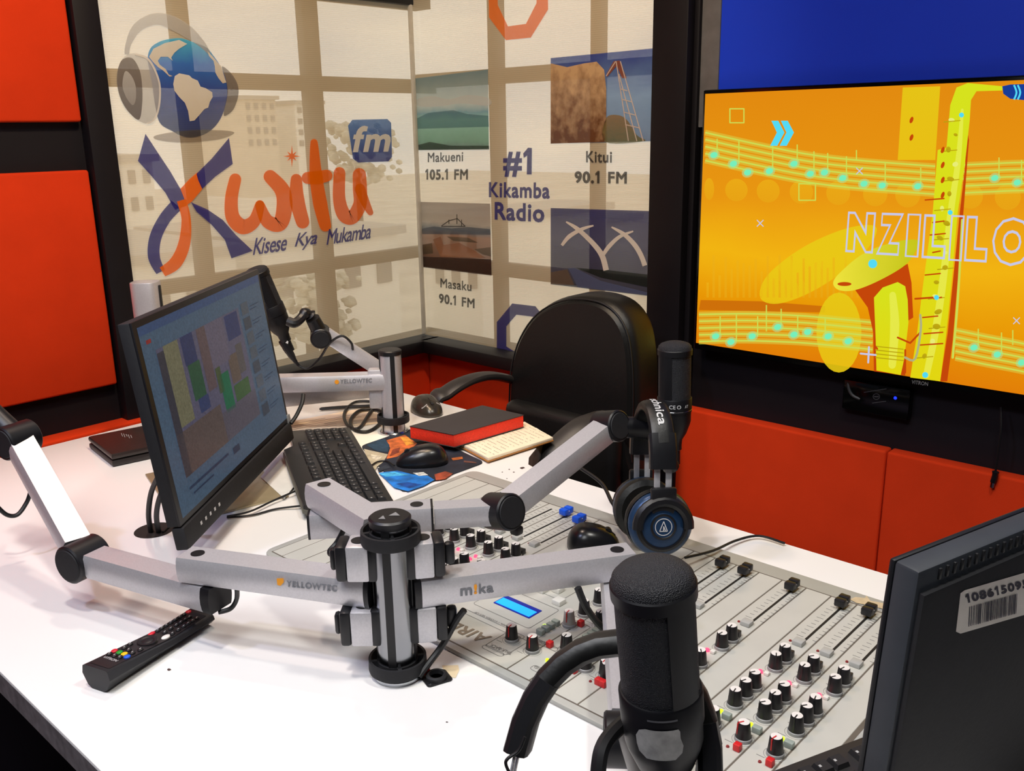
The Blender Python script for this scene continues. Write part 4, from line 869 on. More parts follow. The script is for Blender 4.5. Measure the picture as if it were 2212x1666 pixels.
for v in b.bm.verts:                                  # wrap the lettering onto the band
    q = HT.inverted() @ v.co; an = math.acos(max(-1, min(1, -q.x / .068))); v.co = HT @ V((-(.060 + .0096) * math.cos(an), q.y, -.080 + (.080 + .0096) * math.sin(an) ** .9))
build('band_lettering', b, wp, H2)
H1, HT1 = headphones('black headphones slung round the nearest microphone', PD(1374, 1394, .62), RV - UV * .20 - WV * .22, UPV - ray(1380, 1450) * (UPV.dot(ray(1380, 1450)) / ray(1380, 1450).length_squared) * .8, .063, .172)
# ------------------------------------------------------------------ mixing desk
MZ = .757; mx0, mx1, my0, my1 = .687, 1.147, .287, 1.160
MIXM = mat('mixer_grey', (190, 189, 181), .42, var=.03, scale=20); MIXR = mat('mixer_rim', (170, 170, 164), .42, var=.03); SEAM = mat('mixer_seam', (96, 88, 78), .8); MARK = mat('mixer_print', (118, 116, 112), .8)
MX = thing('mixing_console', 'light grey broadcast mixing console set into the white desk', 'mixer', ((mx0 + mx1) / 2, (my0 + my1) / 2, DZ))
build('frame', MB().prism(rrect(mx1 - mx0, my1 - my0, .02), M.Translation(((mx0 + mx1) / 2, (my0 + my1) / 2, DZ)), MZ - DZ - .0006, bev=.002), MIXR, MX)
build('seam_bed', MB().box(((mx0 + .010 + 1.1145) / 2, (my0 + my1) / 2, MZ - .0016), (1.1145 - mx0 - .010, my1 - my0 - .026, .0024)), SEAM, MX)
PT = .0355; yA = .352                                     # strip pitch, centre line of the right-most fader strip
strips = [yA + PT * k for k in range(-1, 22)]
lim = my1 - .038
sm = {}
for k, yc in enumerate(strips):
    if yc + PT / 2 > lim + .012: break
    if .660 < yc < .835:                                  # the wide master plate replaces five strips
        continue
    w_ = PT - .0019; o = build('channel_strip', MB().box(((mx0 + .012 + 1.112) / 2, yc + .006, MZ - .0012), (1.112 - mx0 - .012, w_, .0024), bev=.0004, seg=1), MIXM, MX)
ms = [s_ for s_ in strips if .660 < s_ < .835]; ya_, yb_ = ms[0] - PT / 2 + .006, ms[-1] + PT / 2 + .006
build('master_plate', MB().box(((mx0 + .012 + 1.112) / 2, (ya_ + yb_) / 2, MZ - .0012), (1.112 - mx0 - .012, yb_ - ya_ - .0019, .0024), bev=.0004, seg=1), MIXM, MX)
lastE = max(s_ for s_ in strips if s_ + PT / 2 <= lim + .012) + PT / 2 + .006
build('end_plate', MB().box(((mx0 + .012 + 1.112) / 2, (lastE + my1 - .014) / 2, MZ - .0012), (1.112 - mx0 - .012, my1 - .014 - lastE - .001, .0024), bev=.0004, seg=1), MIXM, MX)
# shared meshes
KB1 = mat('knob_black', (24, 22, 24), .45); KTOP = mat('knob_top', (226, 222, 218), .4); KRED = mat('knob_red', (200, 30, 30), .45); KSK = mat('knob_skirt', (150, 150, 150), .4); KWH = mat('knob_grey', (170, 164, 158), .45)
def knob_mesh(nm, body, mark):
    b = MB(); b.mi = 2; b.lathe([(0, .0), (.0078, 0), (.0078, .0028), (.0072, .0034)], M(), 24)
    b.mi = 0; b.lathe([(.0070, .003), (.0066, .007), (.0056, .0165), (.0050, .0175)], M(), 18); b.mi = 1; b.lathe([(.0050, .0175), (0, .0177)], M(), 18)
    b.mi = 3; b.box((-.0028, 0, .0178), (.0054, .0010, .0005)); b.box((-.0060, 0, .0105), (.0012, .0011, .0130))
    bmesh.ops.scale(b.bm, vec=(1.16, 1.16, 1.22), verts=b.bm.verts[:]); return b.data(nm, [body, KTOP, KSK, mark])
KM = knob_mesh('knob', KB1, KB1); KMR = knob_mesh('red_line_knob', KB1, KRED); KMG = knob_mesh('grey_knob', KWH, KRED)
b = MB(); b.lathe([(.0112, .0001), (.0117, .0001)], M(), 28)
RINGM = b.data('knob_scale', MARK)
def fader_mesh(nm, m):
    b = MB(); b.mi = 0; b.box((-.0055, 0, .0085), (.0095, .0115, .009), bev=.0016); b.box((.0055, 0, .0085), (.0095, .0115, .009), bev=.0016); b.box((0, 0, .006), (.006, .0105, .006)); b.box((0, 0, .002), (.004, .0012, .006))
    b.mi = 1; b.box((0, 0, .0092), (.0012, .0112, .0006)); bmesh.ops.scale(b.bm, vec=(1.12, 1.2, 1.15), verts=b.bm.verts[:]); return b.data(nm, [m, KTOP])
FMB = fader_mesh('fader_cap', mat('fader_black', (22, 22, 25), .4)); FMBL = fader_mesh('blue_fader_cap', mat('fader_blue', (10, 84, 214), .4))
b = MB(); b.box((0, 0, .0002), (.112, .0030, .0006)); SLOT = b.data('fader_slot', mat('slot_black', (14, 14, 15), .6))
b = MB()
for j in range(12): b.box((-.05 + j * .0095, .0095, .0001), (.0007, .006 if j % 3 else .009, .0003)); b.box((-.05 + j * .0095 + (.002 if j > 6 else 0), -.0095, .0001), (.0007, .005, .0003))
for j in range(5): b.box((.025 + j * .006, -.0095, .0001), (.0008, .007, .0003))
SCALE = b.data('fader_scale', MARK)
def btn_mesh(nm, m, sx, sy, h): return MB().box((0, 0, h / 2), (sx, sy, h), bev=.001).data(nm, m)
BGR = mat('button_grey', (172, 172, 168), .4); BWH = mat('button_white', (224, 222, 214), .35); BDK = mat('button_dark', (40, 40, 42), .45); BRD = mat('button_red', (205, 30, 34), .4); BGN = mat('button_sage', (150, 160, 152), .4)
BIG = btn_mesh('on_button', BGR, .013, .013, .006); SMB = btn_mesh('small_button', BWH, .006, .006, .004); DKB = btn_mesh('dark_button', BDK, .010, .012, .008); RDB = btn_mesh('red_button', BRD, .0075, .0075, .008); GNB = btn_mesh('sage_button', BGN, .007, .010, .007); WBT = btn_mesh('white_button', BWH, .014, .014, .007)
LEDR = MB().lathe([(0, .004), (.0024, .003), (.0034, 0)], M(), 10).data('red_led', mat('led_red', (255, 60, 90), .3, emit=2.2)); LEDG = MB().lathe([(0, .004), (.002, .003), (.0026, 0)], M(), 10).data('green_led', mat('led_green', (190, 240, 30), .3, emit=1.5)); LEDD = MB().lathe([(0, .002), (.0015, .0015), (.002, 0)], M(), 10).data('dim_led', mat('led_dim', (130, 40, 40), .4))
b = MB()
for x_, y_ in ((.012, 0), (.012, .003), (-.012, .010)): b.box((x_, y_, .0001), (.0006, .009, .0003))
TXM = b.data('tiny_print', MARK)
def put(me, nm, x, y, rz=0, z=0): inst(me, nm, MX, M.Translation((x, y, MZ + z)) @ M.Rotation(rz, 4, 'Z'))
rk = random.Random(7)
def knob(x, y, me=None, rz=None): put(me or KM, 'knob', x, y, rk.uniform(-.7, .7) if rz is None else rz); put(RINGM, 'knob_scale', x, y); put(TXM, 'tiny_print', x, y)
def strip(y, cap=None, fx=1.093, low=True, extra=True):
    put(SLOT, 'fader_slot', 1.041, y); put(SCALE, 'fader_scale', 1.041, y)
    if cap: put(cap, 'fader_cap', fx, y)
    put(BIG, 'on_button', .972, y + .002); put(LEDD, 'dim_led', .972, y + .013)
    if extra:
        put(DKB, 'dark_button', .938, y - .001, .1); knob(.926, y - .002); knob(.903, y - .002)
        put(SMB, 'small_button', .886, y + .000); put(LEDR, 'red_led', .886, y + .008); put(LEDR, 'red_led', .874, y + .008)
        for x in (.853, .832, .809): knob(x, y - .002)
        if low: put(LEDG, 'green_led', .789, y + .003); put(GNB, 'sage_button', .783, y - .007); knob(.763, y - .002, KMR); put(RDB, 'red_button', .744, y - .006); put(LEDD, 'dim_led', .742, y + .004)
for k, yy in enumerate((.352, .388, .4235, .494, .565, .601)): strip(yy, FMB)
for yy, cp, fx in ((.853, FMBL, 1.080), (.888, FMBL, 1.090), (.925, FMB, 1.000), (.961, FMB, 1.0), (.996, FMB, 1.0)): strip(yy, cp, fx)
# master section, read from the far side like the photo
for x, y, me in ((.749, .698, KMR), (.747, .662, KMR), (.823, .666, KMG), (.893, .671, KM), (.857, .668, KM), (.849, .635, KM), (.776, .632, KM), (.758, .589, KM), (.759, .558, KM)): knob(x, y, me, .2)
for x, y in ((.768, .652), (.832, .654), (.866, .650), (.902, .655), (.744, .552)): put(RDB, 'red_button', x, y)
for k in range(4): put(GNB, 'sage_button', .783 + k * .010, .680 - .000 * k); put(GNB, 'sage_button', .800 + k * .010, .628)
put(LEDG, 'green_led', .800, .688); put(LEDG, 'green_led', .742, .634); put(WBT, 'white_button', .858, .712); put(WBT, 'white_button', .870, .752); put(WBT, 'white_button', .884, .735); put(BIG, 'on_button', .972, .70); put(BIG, 'on_button', .972, .78)
build('display_bezel', MB().box((.815, .748, MZ + .0004), (.026, .064, .0014), bev=.0004), mat('display_rim', (20, 40, 160), .4), MX)
build('display', MB().box((.812, .748, MZ + .0011), (.016, .060, .0008)), mat('blue_display', (20, 150, 255), .3, emit=.9), MX)
def outline(x0, x1, y0, y1, r=.004):
    b = MB(); pts = rrect(x1 - x0, y1 - y0, r, 3, (x0 + x1) / 2, (y0 + y1) / 2); pts.append(pts[0])
    for p, q in zip(pts, pts[1:]):
        p, q = V((*p, MZ + .0003)), V((*q, MZ + .0003)); d = (q - p)
        if d.length < 1e-6: continue
        nn = V((-d.y, d.x, 0)).normalized() * .0004; b.poly([p - nn, q - nn, q + nn, p + nn])
    build('printed_outline', b, MARK, MX)
outline(.783, .845, .700, .800); outline(.866, .905, .715, .772); outline(.757, .766, .690, .800); outline(.718, .760, .680, .715); outline(.712, .720, .682, .716); outline(.770, .838, .642, .676); outline(.716, .726, .600, .640); outline(.764, .772, .640, .676); outline(.846, .862, .640, .682)
def lab(s_, x0, x1, y, h, bold=.01): # upside-down to the camera: reads from the far side
    build('printed_label', text(MB(), s_, (x1, y, MZ + .0005), (x1, y + (x0), MZ + .0005), (x1 - h, y, MZ + .0005), bold=bold), MARK, MX)
def lab2(s_, p_bl, p_br, p_tl, bold=.01, m=MARK): build('printed_label', text(MB(), s_, *[D(*p, MZ + .0006) for p in (p_bl, p_br, p_tl)], bold=bold), m, MX)
def q8(*p): return [(900 + x / 2.5014, 1000 + y / 2.5014) for x, y in p]
lab2('AIRLAB', *q8((412, 940), (112, 815), (345, 972)), .03, mat('mixer_brand', (120, 108, 92), .7))
lab2('TIMER / SYSTEM SET-UP', *q8((508, 886), (318, 803), (502, 893)))
lab2('TALK-BACK', *q8((520, 1025), (405, 977), (507, 1038)))
lab2('STUDIO', *q8((740, 985), (655, 950), (728, 1000))); lab2('SEND', *q8((695, 1118), (640, 1095), (688, 1130)))
build('old_tape', MB().poly([D(*p, MZ + .0004) for p in ((1836, 1295), (1848, 1290), (1868, 1292), (1872, 1287), (1880, 1298), (1918, 1305), (1915, 1318), (1880, 1308), (1850, 1303))]), mat('masking_tape', (196, 176, 140), .8, var=.12, scale=80), MX)
# ------------------------------------------------------------------ monitor on the left
bl, br = D(400, 1190, .79), D(630, 948, .79); al = (br - bl).normalized(); nm_ = V((al.y, -al.x, 0)); wM = (br - bl).length
hv = V((0, 0, .336)) - nm_ * .039; hM = hv.length; uM = hv.normalized(); nF = al.cross(uM).normalized()
if nF.dot(nm_) < 0: nF = -nF
def MON(s, t, d=0): return bl + al * (s * wM) + uM * (t * hM) + nF * d
RM = M(((al.x, uM.x, nF.x), (al.y, uM.y, nF.y), (al.z, uM.z, nF.z)))
MO = thing('desktop_monitor', 'flat desktop monitor with a dim lit screen, seen from the side at the left', 'monitor', (.79, 1.47, DZ))
build('case', MB().box(MON(.5, .555, -.010), (wM, hM * .89, .018), RM, bev=.002), BLKM, MO)
build('bezel', MB().box(MON(.5, .555, .0), (wM, hM * .89, .004), RM, bev=.001), BLK, MO)
build('chin', MB().box(MON(.5, .052, -.004), (wM, hM * .104, .020), RM, bev=.003), BLKM, MO)
build('back_housing', MB().box(MON(.5, .5, -.032), (wM * .7, hM * .6, .034), RM, bev=.01), BLKM, MO)
build('corner_clip', MB().box(MON(.992, .122, .003), (.010, .02, .006), RM, bev=.001), GREYP, MO)
s0, s1, t0, t1 = .022, .982, .135, .972
def MS(u_, v_, k=1): return MON(s0 + (s1 - s0) * u_, t0 + (t1 - t0) * v_, .0022 + .0004 * k)
def mq(name, u0, v0, u1, v1, m, k=1, par=None): return build(name, MB().poly([MS(u0, v0, k), MS(u1, v0, k), MS(u1, v1, k), MS(u0, v1, k)]), m, par)
def dm(name, c, c2=None): # dim LCD pixels under a semi-gloss surface
    k_ = 'lcd_' + name
    if k_ in MATS: return MATS[k_]
    m = mat(k_, c, .3, var=.25, scale=260, emit=.5, spec=.35); bs = m.node_tree.nodes['Principled BSDF']
    for l_ in list(bs.inputs['Base Color'].links): m.node_tree.links.remove(l_)
    bs.inputs['Base Color'].default_value = (*[v * .12 for v in s2l(c)], 1); return m
SM = mq('screen', 0, 0, 1, 1, dm('page', (76, 98, 120)), 0, MO)
mq('browser_bar', 0, .955, 1, 1, dm('bar', (60, 82, 120)), 1, SM)
mq('video_frame', .075, .17, .74, .86, dm('video', (92, 90, 112)), 1, SM)
for u0, v0, u1, v1, c in ((.075, .17, .12, .84, (60, 60, 70)), (.12, .42, .22, .86, (118, 116, 92)), (.24, .70, .33, .86, (48, 58, 96)), (.25, .50, .34, .70, (46, 84, 62)), (.27, .42, .35, .50, (54, 66, 104)), (.36, .5, .43, .86, (96, 80, 84)), (.60, .70, .72, .85, (46, 58, 100)), (.43, .60, .58, .86, (100, 94, 112)), (.075, .17, .42, .40, (92, 80, 78)), (.42, .17, .74, .34, (88, 84, 96)), (.46, .32, .54, .55, (24, 104, 72)), (.56, .34, .70, .44, (58, 92, 50)), (.44, .45, .48, .6, (70, 84, 56)), (.56, .45, .64, .62, (98, 84, 76)), (.64, .48, .70, .66, (86, 82, 84))):
    mq('video_patch', u0, v0, u1, v1, dm('p%d_%d_%d' % c, c), 2, SM)
for j in range(8): mq('thumbnail', .765, .80 - j * .095, .835, .875 - j * .095, dm('th%d' % (j % 3), ((78, 88, 100), (60, 70, 84), (40, 76, 140))[2 if j == 3 else j % 2]), 2, SM); mq('thumbnail_text', .85, .83 - j * .095, .95, .835 - j * .095, dm('tx', (46, 60, 84)), 2, SM); mq('thumbnail_text', .85, .81 - j * .095, .92, .815 - j * .095, dm('tx', (46, 60, 84)), 2, SM)
mq('page_text', .08, .10, .40, .115, dm('tx', (46, 60, 84)), 2, SM); mq('page_text', .10, .065, .26, .075, dm('tx', (46, 60, 84)), 2, SM); mq('page_badge', .44, .075, .50, .115, dm('tx2', (40, 54, 78)), 2, SM); mq('page_logo', .03, .905, .06, .925, dm('red', (150, 50, 50)), 2, SM)
for k in range(5): build('control_mark', MB().poly([MON(.10 + k * .035, .05, .0068), MON(.112 + k * .035, .05, .0068), MON(.112 + k * .035, .066, .0068), MON(.10 + k * .035, .066, .0068)]), wp, MO)
pc = [V((.735, 1.625, 0)), V((.66, 1.36, 0)), V((.85, 1.325, 0)), V((.925, 1.59, 0))]
build('stand_plate', MB().prism([(p.x, p.y) for p in pc], M.Translation((0, 0, DZ + .0004)), .004, bev=.001), mat('champagne_metal', (178, 164, 132), .35, .5), MO)
nk = (MON(.5, .45, -.05)); build('stand_neck', MB().box((nk.x, nk.y, (DZ + .95) / 2), (.05, .03, .20), M.Rotation(math.atan2(al.y, al.x), 3, 'Z'), bev=.005), BLK, MO)
# ------------------------------------------------------------------ monitor seen from behind at the right
aR = V((.962, -.273, 0)); nR = V((-.273, -.962, 0)); tl_ = math.radians(3); uR = (UPV * math.cos(tl_) + nR * math.sin(tl_)).normalized(); bR = aR.cross(uR); bR = bR if bR.dot(nR) > 0 else -bR
B0 = PD(1986, 1237, .64); hR, wR_ = .27, .48
def RMN(s, t, d=0): return B0 + aR * (s * wR_) - uR * (t * hR) + bR * d
RR = M(((aR.x, uR.x, bR.x), (aR.y, uR.y, bR.y), (aR.z, uR.z, bR.z)))
bc = RMN(.5, .5); RMo = thing('monitor_from_behind', 'black monitor seen from behind with a barcode sticker, at the right edge', 'monitor', (bc.x, bc.y - .0, DZ))
build('case', MB().box(RMN(.5, .5, -.010), (wR_, hR, .020), RR, bev=.003), mat('monitor_shell_lit', (46, 50, 56), .55, var=.08), RMo)  # light on the top face is put into this paler bluish shell colour
build('bezel', MB().box(RMN(.5, .5, -.022), (wR_, hR, .005), RR, bev=.002), BLK, RMo)
build('back_hump', MB().prism([(-wR_ / 2 + .003, -hR / 2), (wR_ / 2 - .003, -hR / 2), (wR_ / 2 - .003, hR / 2 - .017), (-wR_ / 2 + .003, hR / 2 - .017)], M(((aR.x, uR.x, bR.x, RMN(.5, .5).x), (aR.y, uR.y, bR.y, RMN(.5, .5).y), (aR.z, uR.z, bR.z, RMN(.5, .5).z), (0, 0, 0, 1))) @ M.Translation((0, 0, -.001)), .006, bev=.003), BLKM, RMo)
vs_ = MB().box((0, 0, 0), (.0028, .009, .003), RR, bev=.0006).data('vent_slat', RUB)
for k in range(50): inst(vs_, 'vent_slat', RMo, M.Translation(RMN(.05 + k * .018, .028, .0002)))
fR = RMN(.5, .5, .0055)
def UQ(px, py): return PL(px, py, fR, bR)
def q9(*p): return [(1440 + x / 2.7487, 1060 + y / 2.7487) for x, y in p]
fR2 = fR + bR * .0004
stk = q9((1770, 592), (2160, 478), (2160, 728), (1745, 850), (1718, 838), (1745, 610))
build('sticker', MB().poly([UQ(*p) for p in stk]), mat('label_white', (240, 232, 222), .6), RMo)
def UQ2(px, py): return PL(px, py, fR2, bR)
build('sticker_number', text(MB(), '108615095', *[UQ2(*p) for p in q9((1780, 672), (2150, 575), (1770, 618))], bold=.045), mat('label_ink', (50, 46, 60), .7), RMo)
b = MB(); rb = random.Random(5); x = 1798
while x < 2085:
    wd = rb.choice((3, 3, 5, 8)); yy = 690 - (x - 1798) * .275; b.poly([UQ2(*p) for p in q9((x, yy), (x + wd, yy), (x + wd - 6, yy + 118), (x - 6, yy + 118))]); x += wd + rb.choice((3, 4, 7))
build('barcode', b, MATS['label_ink'], RMo)
build('stand_neck', MB().box(V((bc.x, bc.y, .83)) + V((.03, -.01, 0)), (.06, .02, .16), M.Rotation(math.atan2(aR.y, aR.x), 3, 'Z'), bev=.004), BLK, RMo)
build('stand_base', MB().lathe([(0, 0), (.075, 0), (.075, .005), (.04, .010), (0, .010)], M.Translation((bc.x + .04, bc.y - .02, DZ + .0003)), 36), BLK, RMo)
# ------------------------------------------------------------------ keyboards
KEYM = mat('key_black', (30, 30, 32), .5, var=.1); KEYL = mat('key_legend', (170, 170, 170), .6); KBASE = mat('keyboard_body', (38, 37, 37), .45); KEDG = mat('keyboard_rim', (92, 92, 84), .5)
def keyboard(label, origin, U_, Wd, depth=.15, z0=DZ, bulge=True, tiltz=.010):
    """origin = far end of the space-bar side; U_ runs from the number pad to Esc; -Wd runs to the function row"""
    U_, Wd = V(U_).normalized(), V(Wd).normalized(); L = .445
    T = M(((U_.x, -Wd.x, 0, origin.x), (U_.y, -Wd.y, 0, origin.y), (0, 0, 1, z0), (0, 0, 0, 1)))      # local x along U, y to the function row
    Tt = T @ M.Rotation(math.radians(4), 4, 'X')
    t = thing('computer_keyboard', label, 'keyboard', T @ V((L / 2, .06, 0)), group='black keyboards')
    out = [(0, 0), (L, 0), (L + .004, .02), (L, depth - .02), (L - .02, depth), (.125, depth), (.105, depth - .024), (.004, depth - .026)] if bulge else [(0, 0), (L, 0), (L, depth - .02), (0, depth - .02)]
    flip = Tt.to_3x3().determinant() < 0
    build('body', MB().prism(out, Tt @ M.Translation((0, 0, .0015)), .014, bev=.002), KBASE, t)
    build('rim', MB().prism([(x * 1.004 - .001, y * 1.02 - .0015) for x, y in out], Tt @ M.Translation((0, 0, .0005)), .008, bev=.001), KEDG, t)
    p = .0185; rows = [
        [(0, 1)] + [(2 + k + (k // 4) * .5, 1) for k in range(12)],
        [(k, 1) for k in range(13)] + [(13, 2)], [(0, 1.5)] + [(1.5 + k, 1) for k in range(12)] + [(13.5, 1.5)],
        [(0, 1.75)] + [(1.75 + k, 1) for k in range(11)] + [(12.75, 2.25)], [(0, 2.25)] + [(2.25 + k, 1) for k in range(10)] + [(12.25, 2.75)],
        [(0, 1.25), (1.25, 1.25), (2.5, 1.25), (3.75, 6.25), (10, 1.25), (11.25, 1.25), (12.5, 1.25), (13.75, 1.25)]]
    for r_ in range(6):
        if r_ in (0, 1, 2): rows[r_] += [(15.3 + k, 1) for k in range(3)]
        if r_ == 4: rows[r_] += [(16.3, 1)]
        if r_ == 5: rows[r_] += [(15.3 + k, 1) for k in range(3)]
        if r_ > 0: rows[r_] += [(18.6 + k, 1) for k in range(4)] if r_ < 5 else [(18.6, 2), (20.6, 1), (21.6, 1)]
    cache = {}
    for r_, row in enumerate(rows):
        y = .010 + (5 - r_) * p * .93 + p / 2 + (.006 if r_ == 0 else 0)
        for x, w_ in row:
            if w_ not in cache:
                b = MB(); k1, k2 = w_ * p - .0022, p * .93 - .002; lo = [(-k1 / 2, -k2 / 2), (k1 / 2, -k2 / 2), (k1 / 2, k2 / 2), (-k1 / 2, k2 / 2)]; vs = [b.bm.verts.new((a, c_, 0)) for a, c_ in lo] + [b.bm.verts.new((a - math.copysign(.0018, a), c_ * .8, .005)) for a, c_ in lo]
                for i in range(4): b.bm.faces.new((vs[i], vs[(i + 1) % 4], vs[4 + (i + 1) % 4], vs[4 + i]))
                b.bm.faces.new(vs[4:]); b.mi = 1; b.poly([(k1 / 2 - .0055, -.001, .0052), (k1 / 2 - .0028, -.001, .0052), (k1 / 2 - .0028, .0018, .0052), (k1 / 2 - .0055, .0018, .0052)])
                cache[w_] = b.data('key', [KEYM, KEYL])
            xx = L - .012 - (x + w_ / 2) * p                       # Esc at the U end
            inst(cache[w_], 'key', t, Tt @ M.Translation((xx, y, .0155)))
    return t, T
ko = D(754, 928, .76)
KB, KT = keyboard('black full-size keyboard lying beside the left monitor', ko, V((-.471, -.882, 0)), V((.882, -.471, 0)), .150)
k2 = D(1862, 1622, .785) + V((.16, -.066, 0)); k2.z = 0
keyboard('black keyboard partly hidden behind the monitor at the bottom right', V((k2.x + .38 * .12, k2.y - .92 * .0, 0)) - V((.38, .92, 0)).normalized() * .13, V((-.924, .382, 0)), V((-.382, -.924, 0)), .15, .7602, False)
# ------------------------------------------------------------------ mice, pad, books, papers
def mouse(label, a, b_, wd, h, z0, m, two=False):
    """a = heel, b_ = nose (world points on the surface)"""
    a, b_ = V((a.x, a.y, z0)), V((b_.x, b_.y, z0)); d = b_ - a; L = d.length; x = d.normalized(); y = V((-x.y, x.x, 0)); o = (a + b_) / 2
    T = M(((x.x, y.x, 0, o.x), (x.y, y.y, 0, o.y), (0, 0, 1, z0), (0, 0, 0, 1))); t = thing('computer_mouse', label, 'mouse', o, group='black computer mice')
    bm_ = MB(); nu, nv = 24, 10; g = []
    def S(u, v):   # u round the outline, v from the rim to the crown
        cu, su = math.cos(u), math.sin(u); rx = L / 2 * (abs(cu) ** .85) * math.copysign(1, cu); ry = wd / 2 * (abs(su) ** .8) * math.copysign(1, su) * (1 - .12 * cu)
        k = math.cos(v) ** .7 if v < 1.5707 else 0; zz = h * math.sin(v) ** .9 * (1 - .22 * rx * k / (L / 2) - .12 * (rx * k / (L / 2)) ** 2); return T @ V((rx * k, ry * k, .0015 + zz))
    for j in range(nv): g.append([bm_.bm.verts.new(S(2 * math.pi * i / nu, math.pi / 2 * j / nv)) for i in range(nu)])
    base = [bm_.bm.verts.new(T @ (T.inverted() @ v.co * .96 * V((1, 1, 0)).length / V((1, 1, 0)).length if False else V(((T.inverted() @ v.co).x * .96, (T.inverted() @ v.co).y * .96, 0)))) for v in g[0]]
    top = bm_.bm.verts.new(S(0, math.pi / 2))
    for A_, B_ in zip([base] + g, g):
        for i in range(nu): bm_.bm.faces.new((A_[i], A_[(i + 1) % nu], B_[(i + 1) % nu], B_[i]))
    for i in range(nu): bm_.bm.faces.new((g[-1][i], g[-1][(i + 1) % nu], top))
    bm_.bm.faces.new(base[::-1]); build('shell', bm_, m, t, 60)
    zt_ = lambda q: .0015 + h * (1 - .22 * q - .12 * q * q)
    build('scroll_wheel', MB().cyl(T @ V((L * .27, -.0035, zt_(.5) * .80)), T @ V((L * .27, .0035, zt_(.5) * .80)), .0065, seg=16), RUB, t)
    sp_ = MB(); pts = []
    for k in range(8): q = .08 + .34 * k / 7; vv = math.acos(min(1, 2 * q) ** (1 / .7)); pp = T.inverted() @ S(0, vv); pts.append(T @ V((pp.x, 0, pp.z + .0002)))
    build('button_seam', sp_.tube(pts, .0007, 6, False), RUB, t)
    if two:
        for sg in (-1, 1):
            vvs = [T.inverted() @ S(sg * math.radians(34 + 5 * k), math.radians(58 - 5 * k)) for k in range(6)]; build('side_strip', MB().tube([T @ (q + V((0, 0, .0003))) for q in vvs], .0012, 6), SILVER, t)
    return t, T
MSH = mat('mouse_black', (20, 20, 23), .28, var=.05); MSB = mat('mouse_bronze', (58, 54, 48), .25, .3, var=.05)
padc = [D(*p) for p in ((779, 966), (871, 1066), (1047, 1001), (890, 928))]
PAD = thing('mouse_pad', 'dark mouse pad with a blue and orange picture, under the mouse', 'mouse pad', (sum(p.x for p in padc) / 4, sum(p.y for p in padc) / 4, DZ))
cc = sum(padc, V()) / 4; outl = []
for i in range(4):
    p, a_, c_ = padc[i], padc[i - 1], padc[(i + 1) % 4]; e1, e2_ = (a_ - p).normalized() * .014, (c_ - p).normalized() * .014
    for k in range(5): t_ = k / 4; outl.append((p + e1 * (1 - t_) ** 2 + e2_ * t_ ** 2))
build('pad_sheet', MB().prism([(p.x, p.y) for p in outl], M.Translation((0, 0, DZ + .0002)), .0026, bev=.0004), mat('pad_navy', (28, 34, 46), .7, var=.5, scale=25), PAD)
def padp(nm, pts, m): build(nm, MB().poly([p for p in [D(480 + x / 2.989, 560 + y / 2.989, DZ + .0031) for x, y in pts]]), m, PAD)
padp('pad_picture', ((1010, 1380), (1130, 1365), (1230, 1390), (1330, 1400), (1370, 1425), (1300, 1465), (1200, 1500), (1110, 1475)), mat('pad_blue', (22, 112, 196), .7, var=.45, scale=40))
padp('pad_picture', ((1060, 1170), (1180, 1135), (1260, 1190), (1230, 1215), (1130, 1275), (1060, 1290), (1085, 1220)), mat('pad_orange', (186, 96, 44), .7, var=.5, scale=60))
padp('pad_picture', ((915, 1225), (980, 1240), (1070, 1260), (1040, 1310), (1000, 1340), (985, 1370), (940, 1300)), mat('pad_cream', (176, 166, 140), .7, var=.25, scale=60))
padp('pad_picture', ((1370, 1390), (1440, 1370), (1490, 1385), (1440, 1420), (1380, 1428)), mat('pad_rust', (150, 66, 40), .7, var=.4, scale=60))
for pts_, c_ in ((((930, 1200), (1000, 1170), (1050, 1160), (1080, 1200), (1070, 1245), (1000, 1240)), (30, 58, 78)), (((1150, 1150), (1200, 1150), (1240, 1190), (1190, 1205)), (224, 148, 52)), (((1100, 1230), (1150, 1215), (1140, 1250), (1080, 1275)), (120, 52, 30)),
    (((1010, 1385), (1110, 1372), (1210, 1395), (1120, 1400), (1060, 1405)), (70, 170, 220)), (((1120, 1450), (1200, 1440), (1290, 1455), (1210, 1480)), (12, 66, 140)), (((1230, 1380), (1300, 1375), (1330, 1395), (1270, 1400)), (206, 210, 206)), (((960, 1260), (1030, 1275), (1010, 1300), (965, 1285)), (206, 198, 176)),
    (((1480, 1285), (1550, 1275), (1555, 1290), (1490, 1300)), (170, 92, 40)), (((1560, 1300), (1640, 1310), (1640, 1318), (1560, 1312)), (96, 60, 50)), (((1000, 1350), (1060, 1330), (1090, 1345), (1010, 1372)), (36, 44, 54))):
    build('pad_picture', MB().poly([D(480 + x / 2.989, 560 + y / 2.989, DZ + .0034) for x, y in pts_]), mat('pad_%d_%d_%d' % c_, c_, .7, var=.4, scale=120), PAD)
m_, mT = mouse('black mouse with a cord on the picture mouse pad', D(968, 1000), D(856, 1008), .060, .034, DZ + .003, MSH)
solo('thin_cable', MB().tube([D(852, 1006, DZ + .012), D(835, 996, DZ + .006), D(815, 998, DZ + .006), D(802, 1006, DZ + .006)], .0016, 6), RUB, 'thin black cord of the mouse on the picture pad', 'cable')
mouse('bronze-black mouse with grey side strips behind the far pole', D(905, 880), D(942, 903), .064, .036, DZ, MSB, True)
mouse('black mouse resting on the mixing console under the right arm', D(1225, 1185, MZ), D(1338, 1180, MZ), .062, .034, MZ + .0006, MSH)
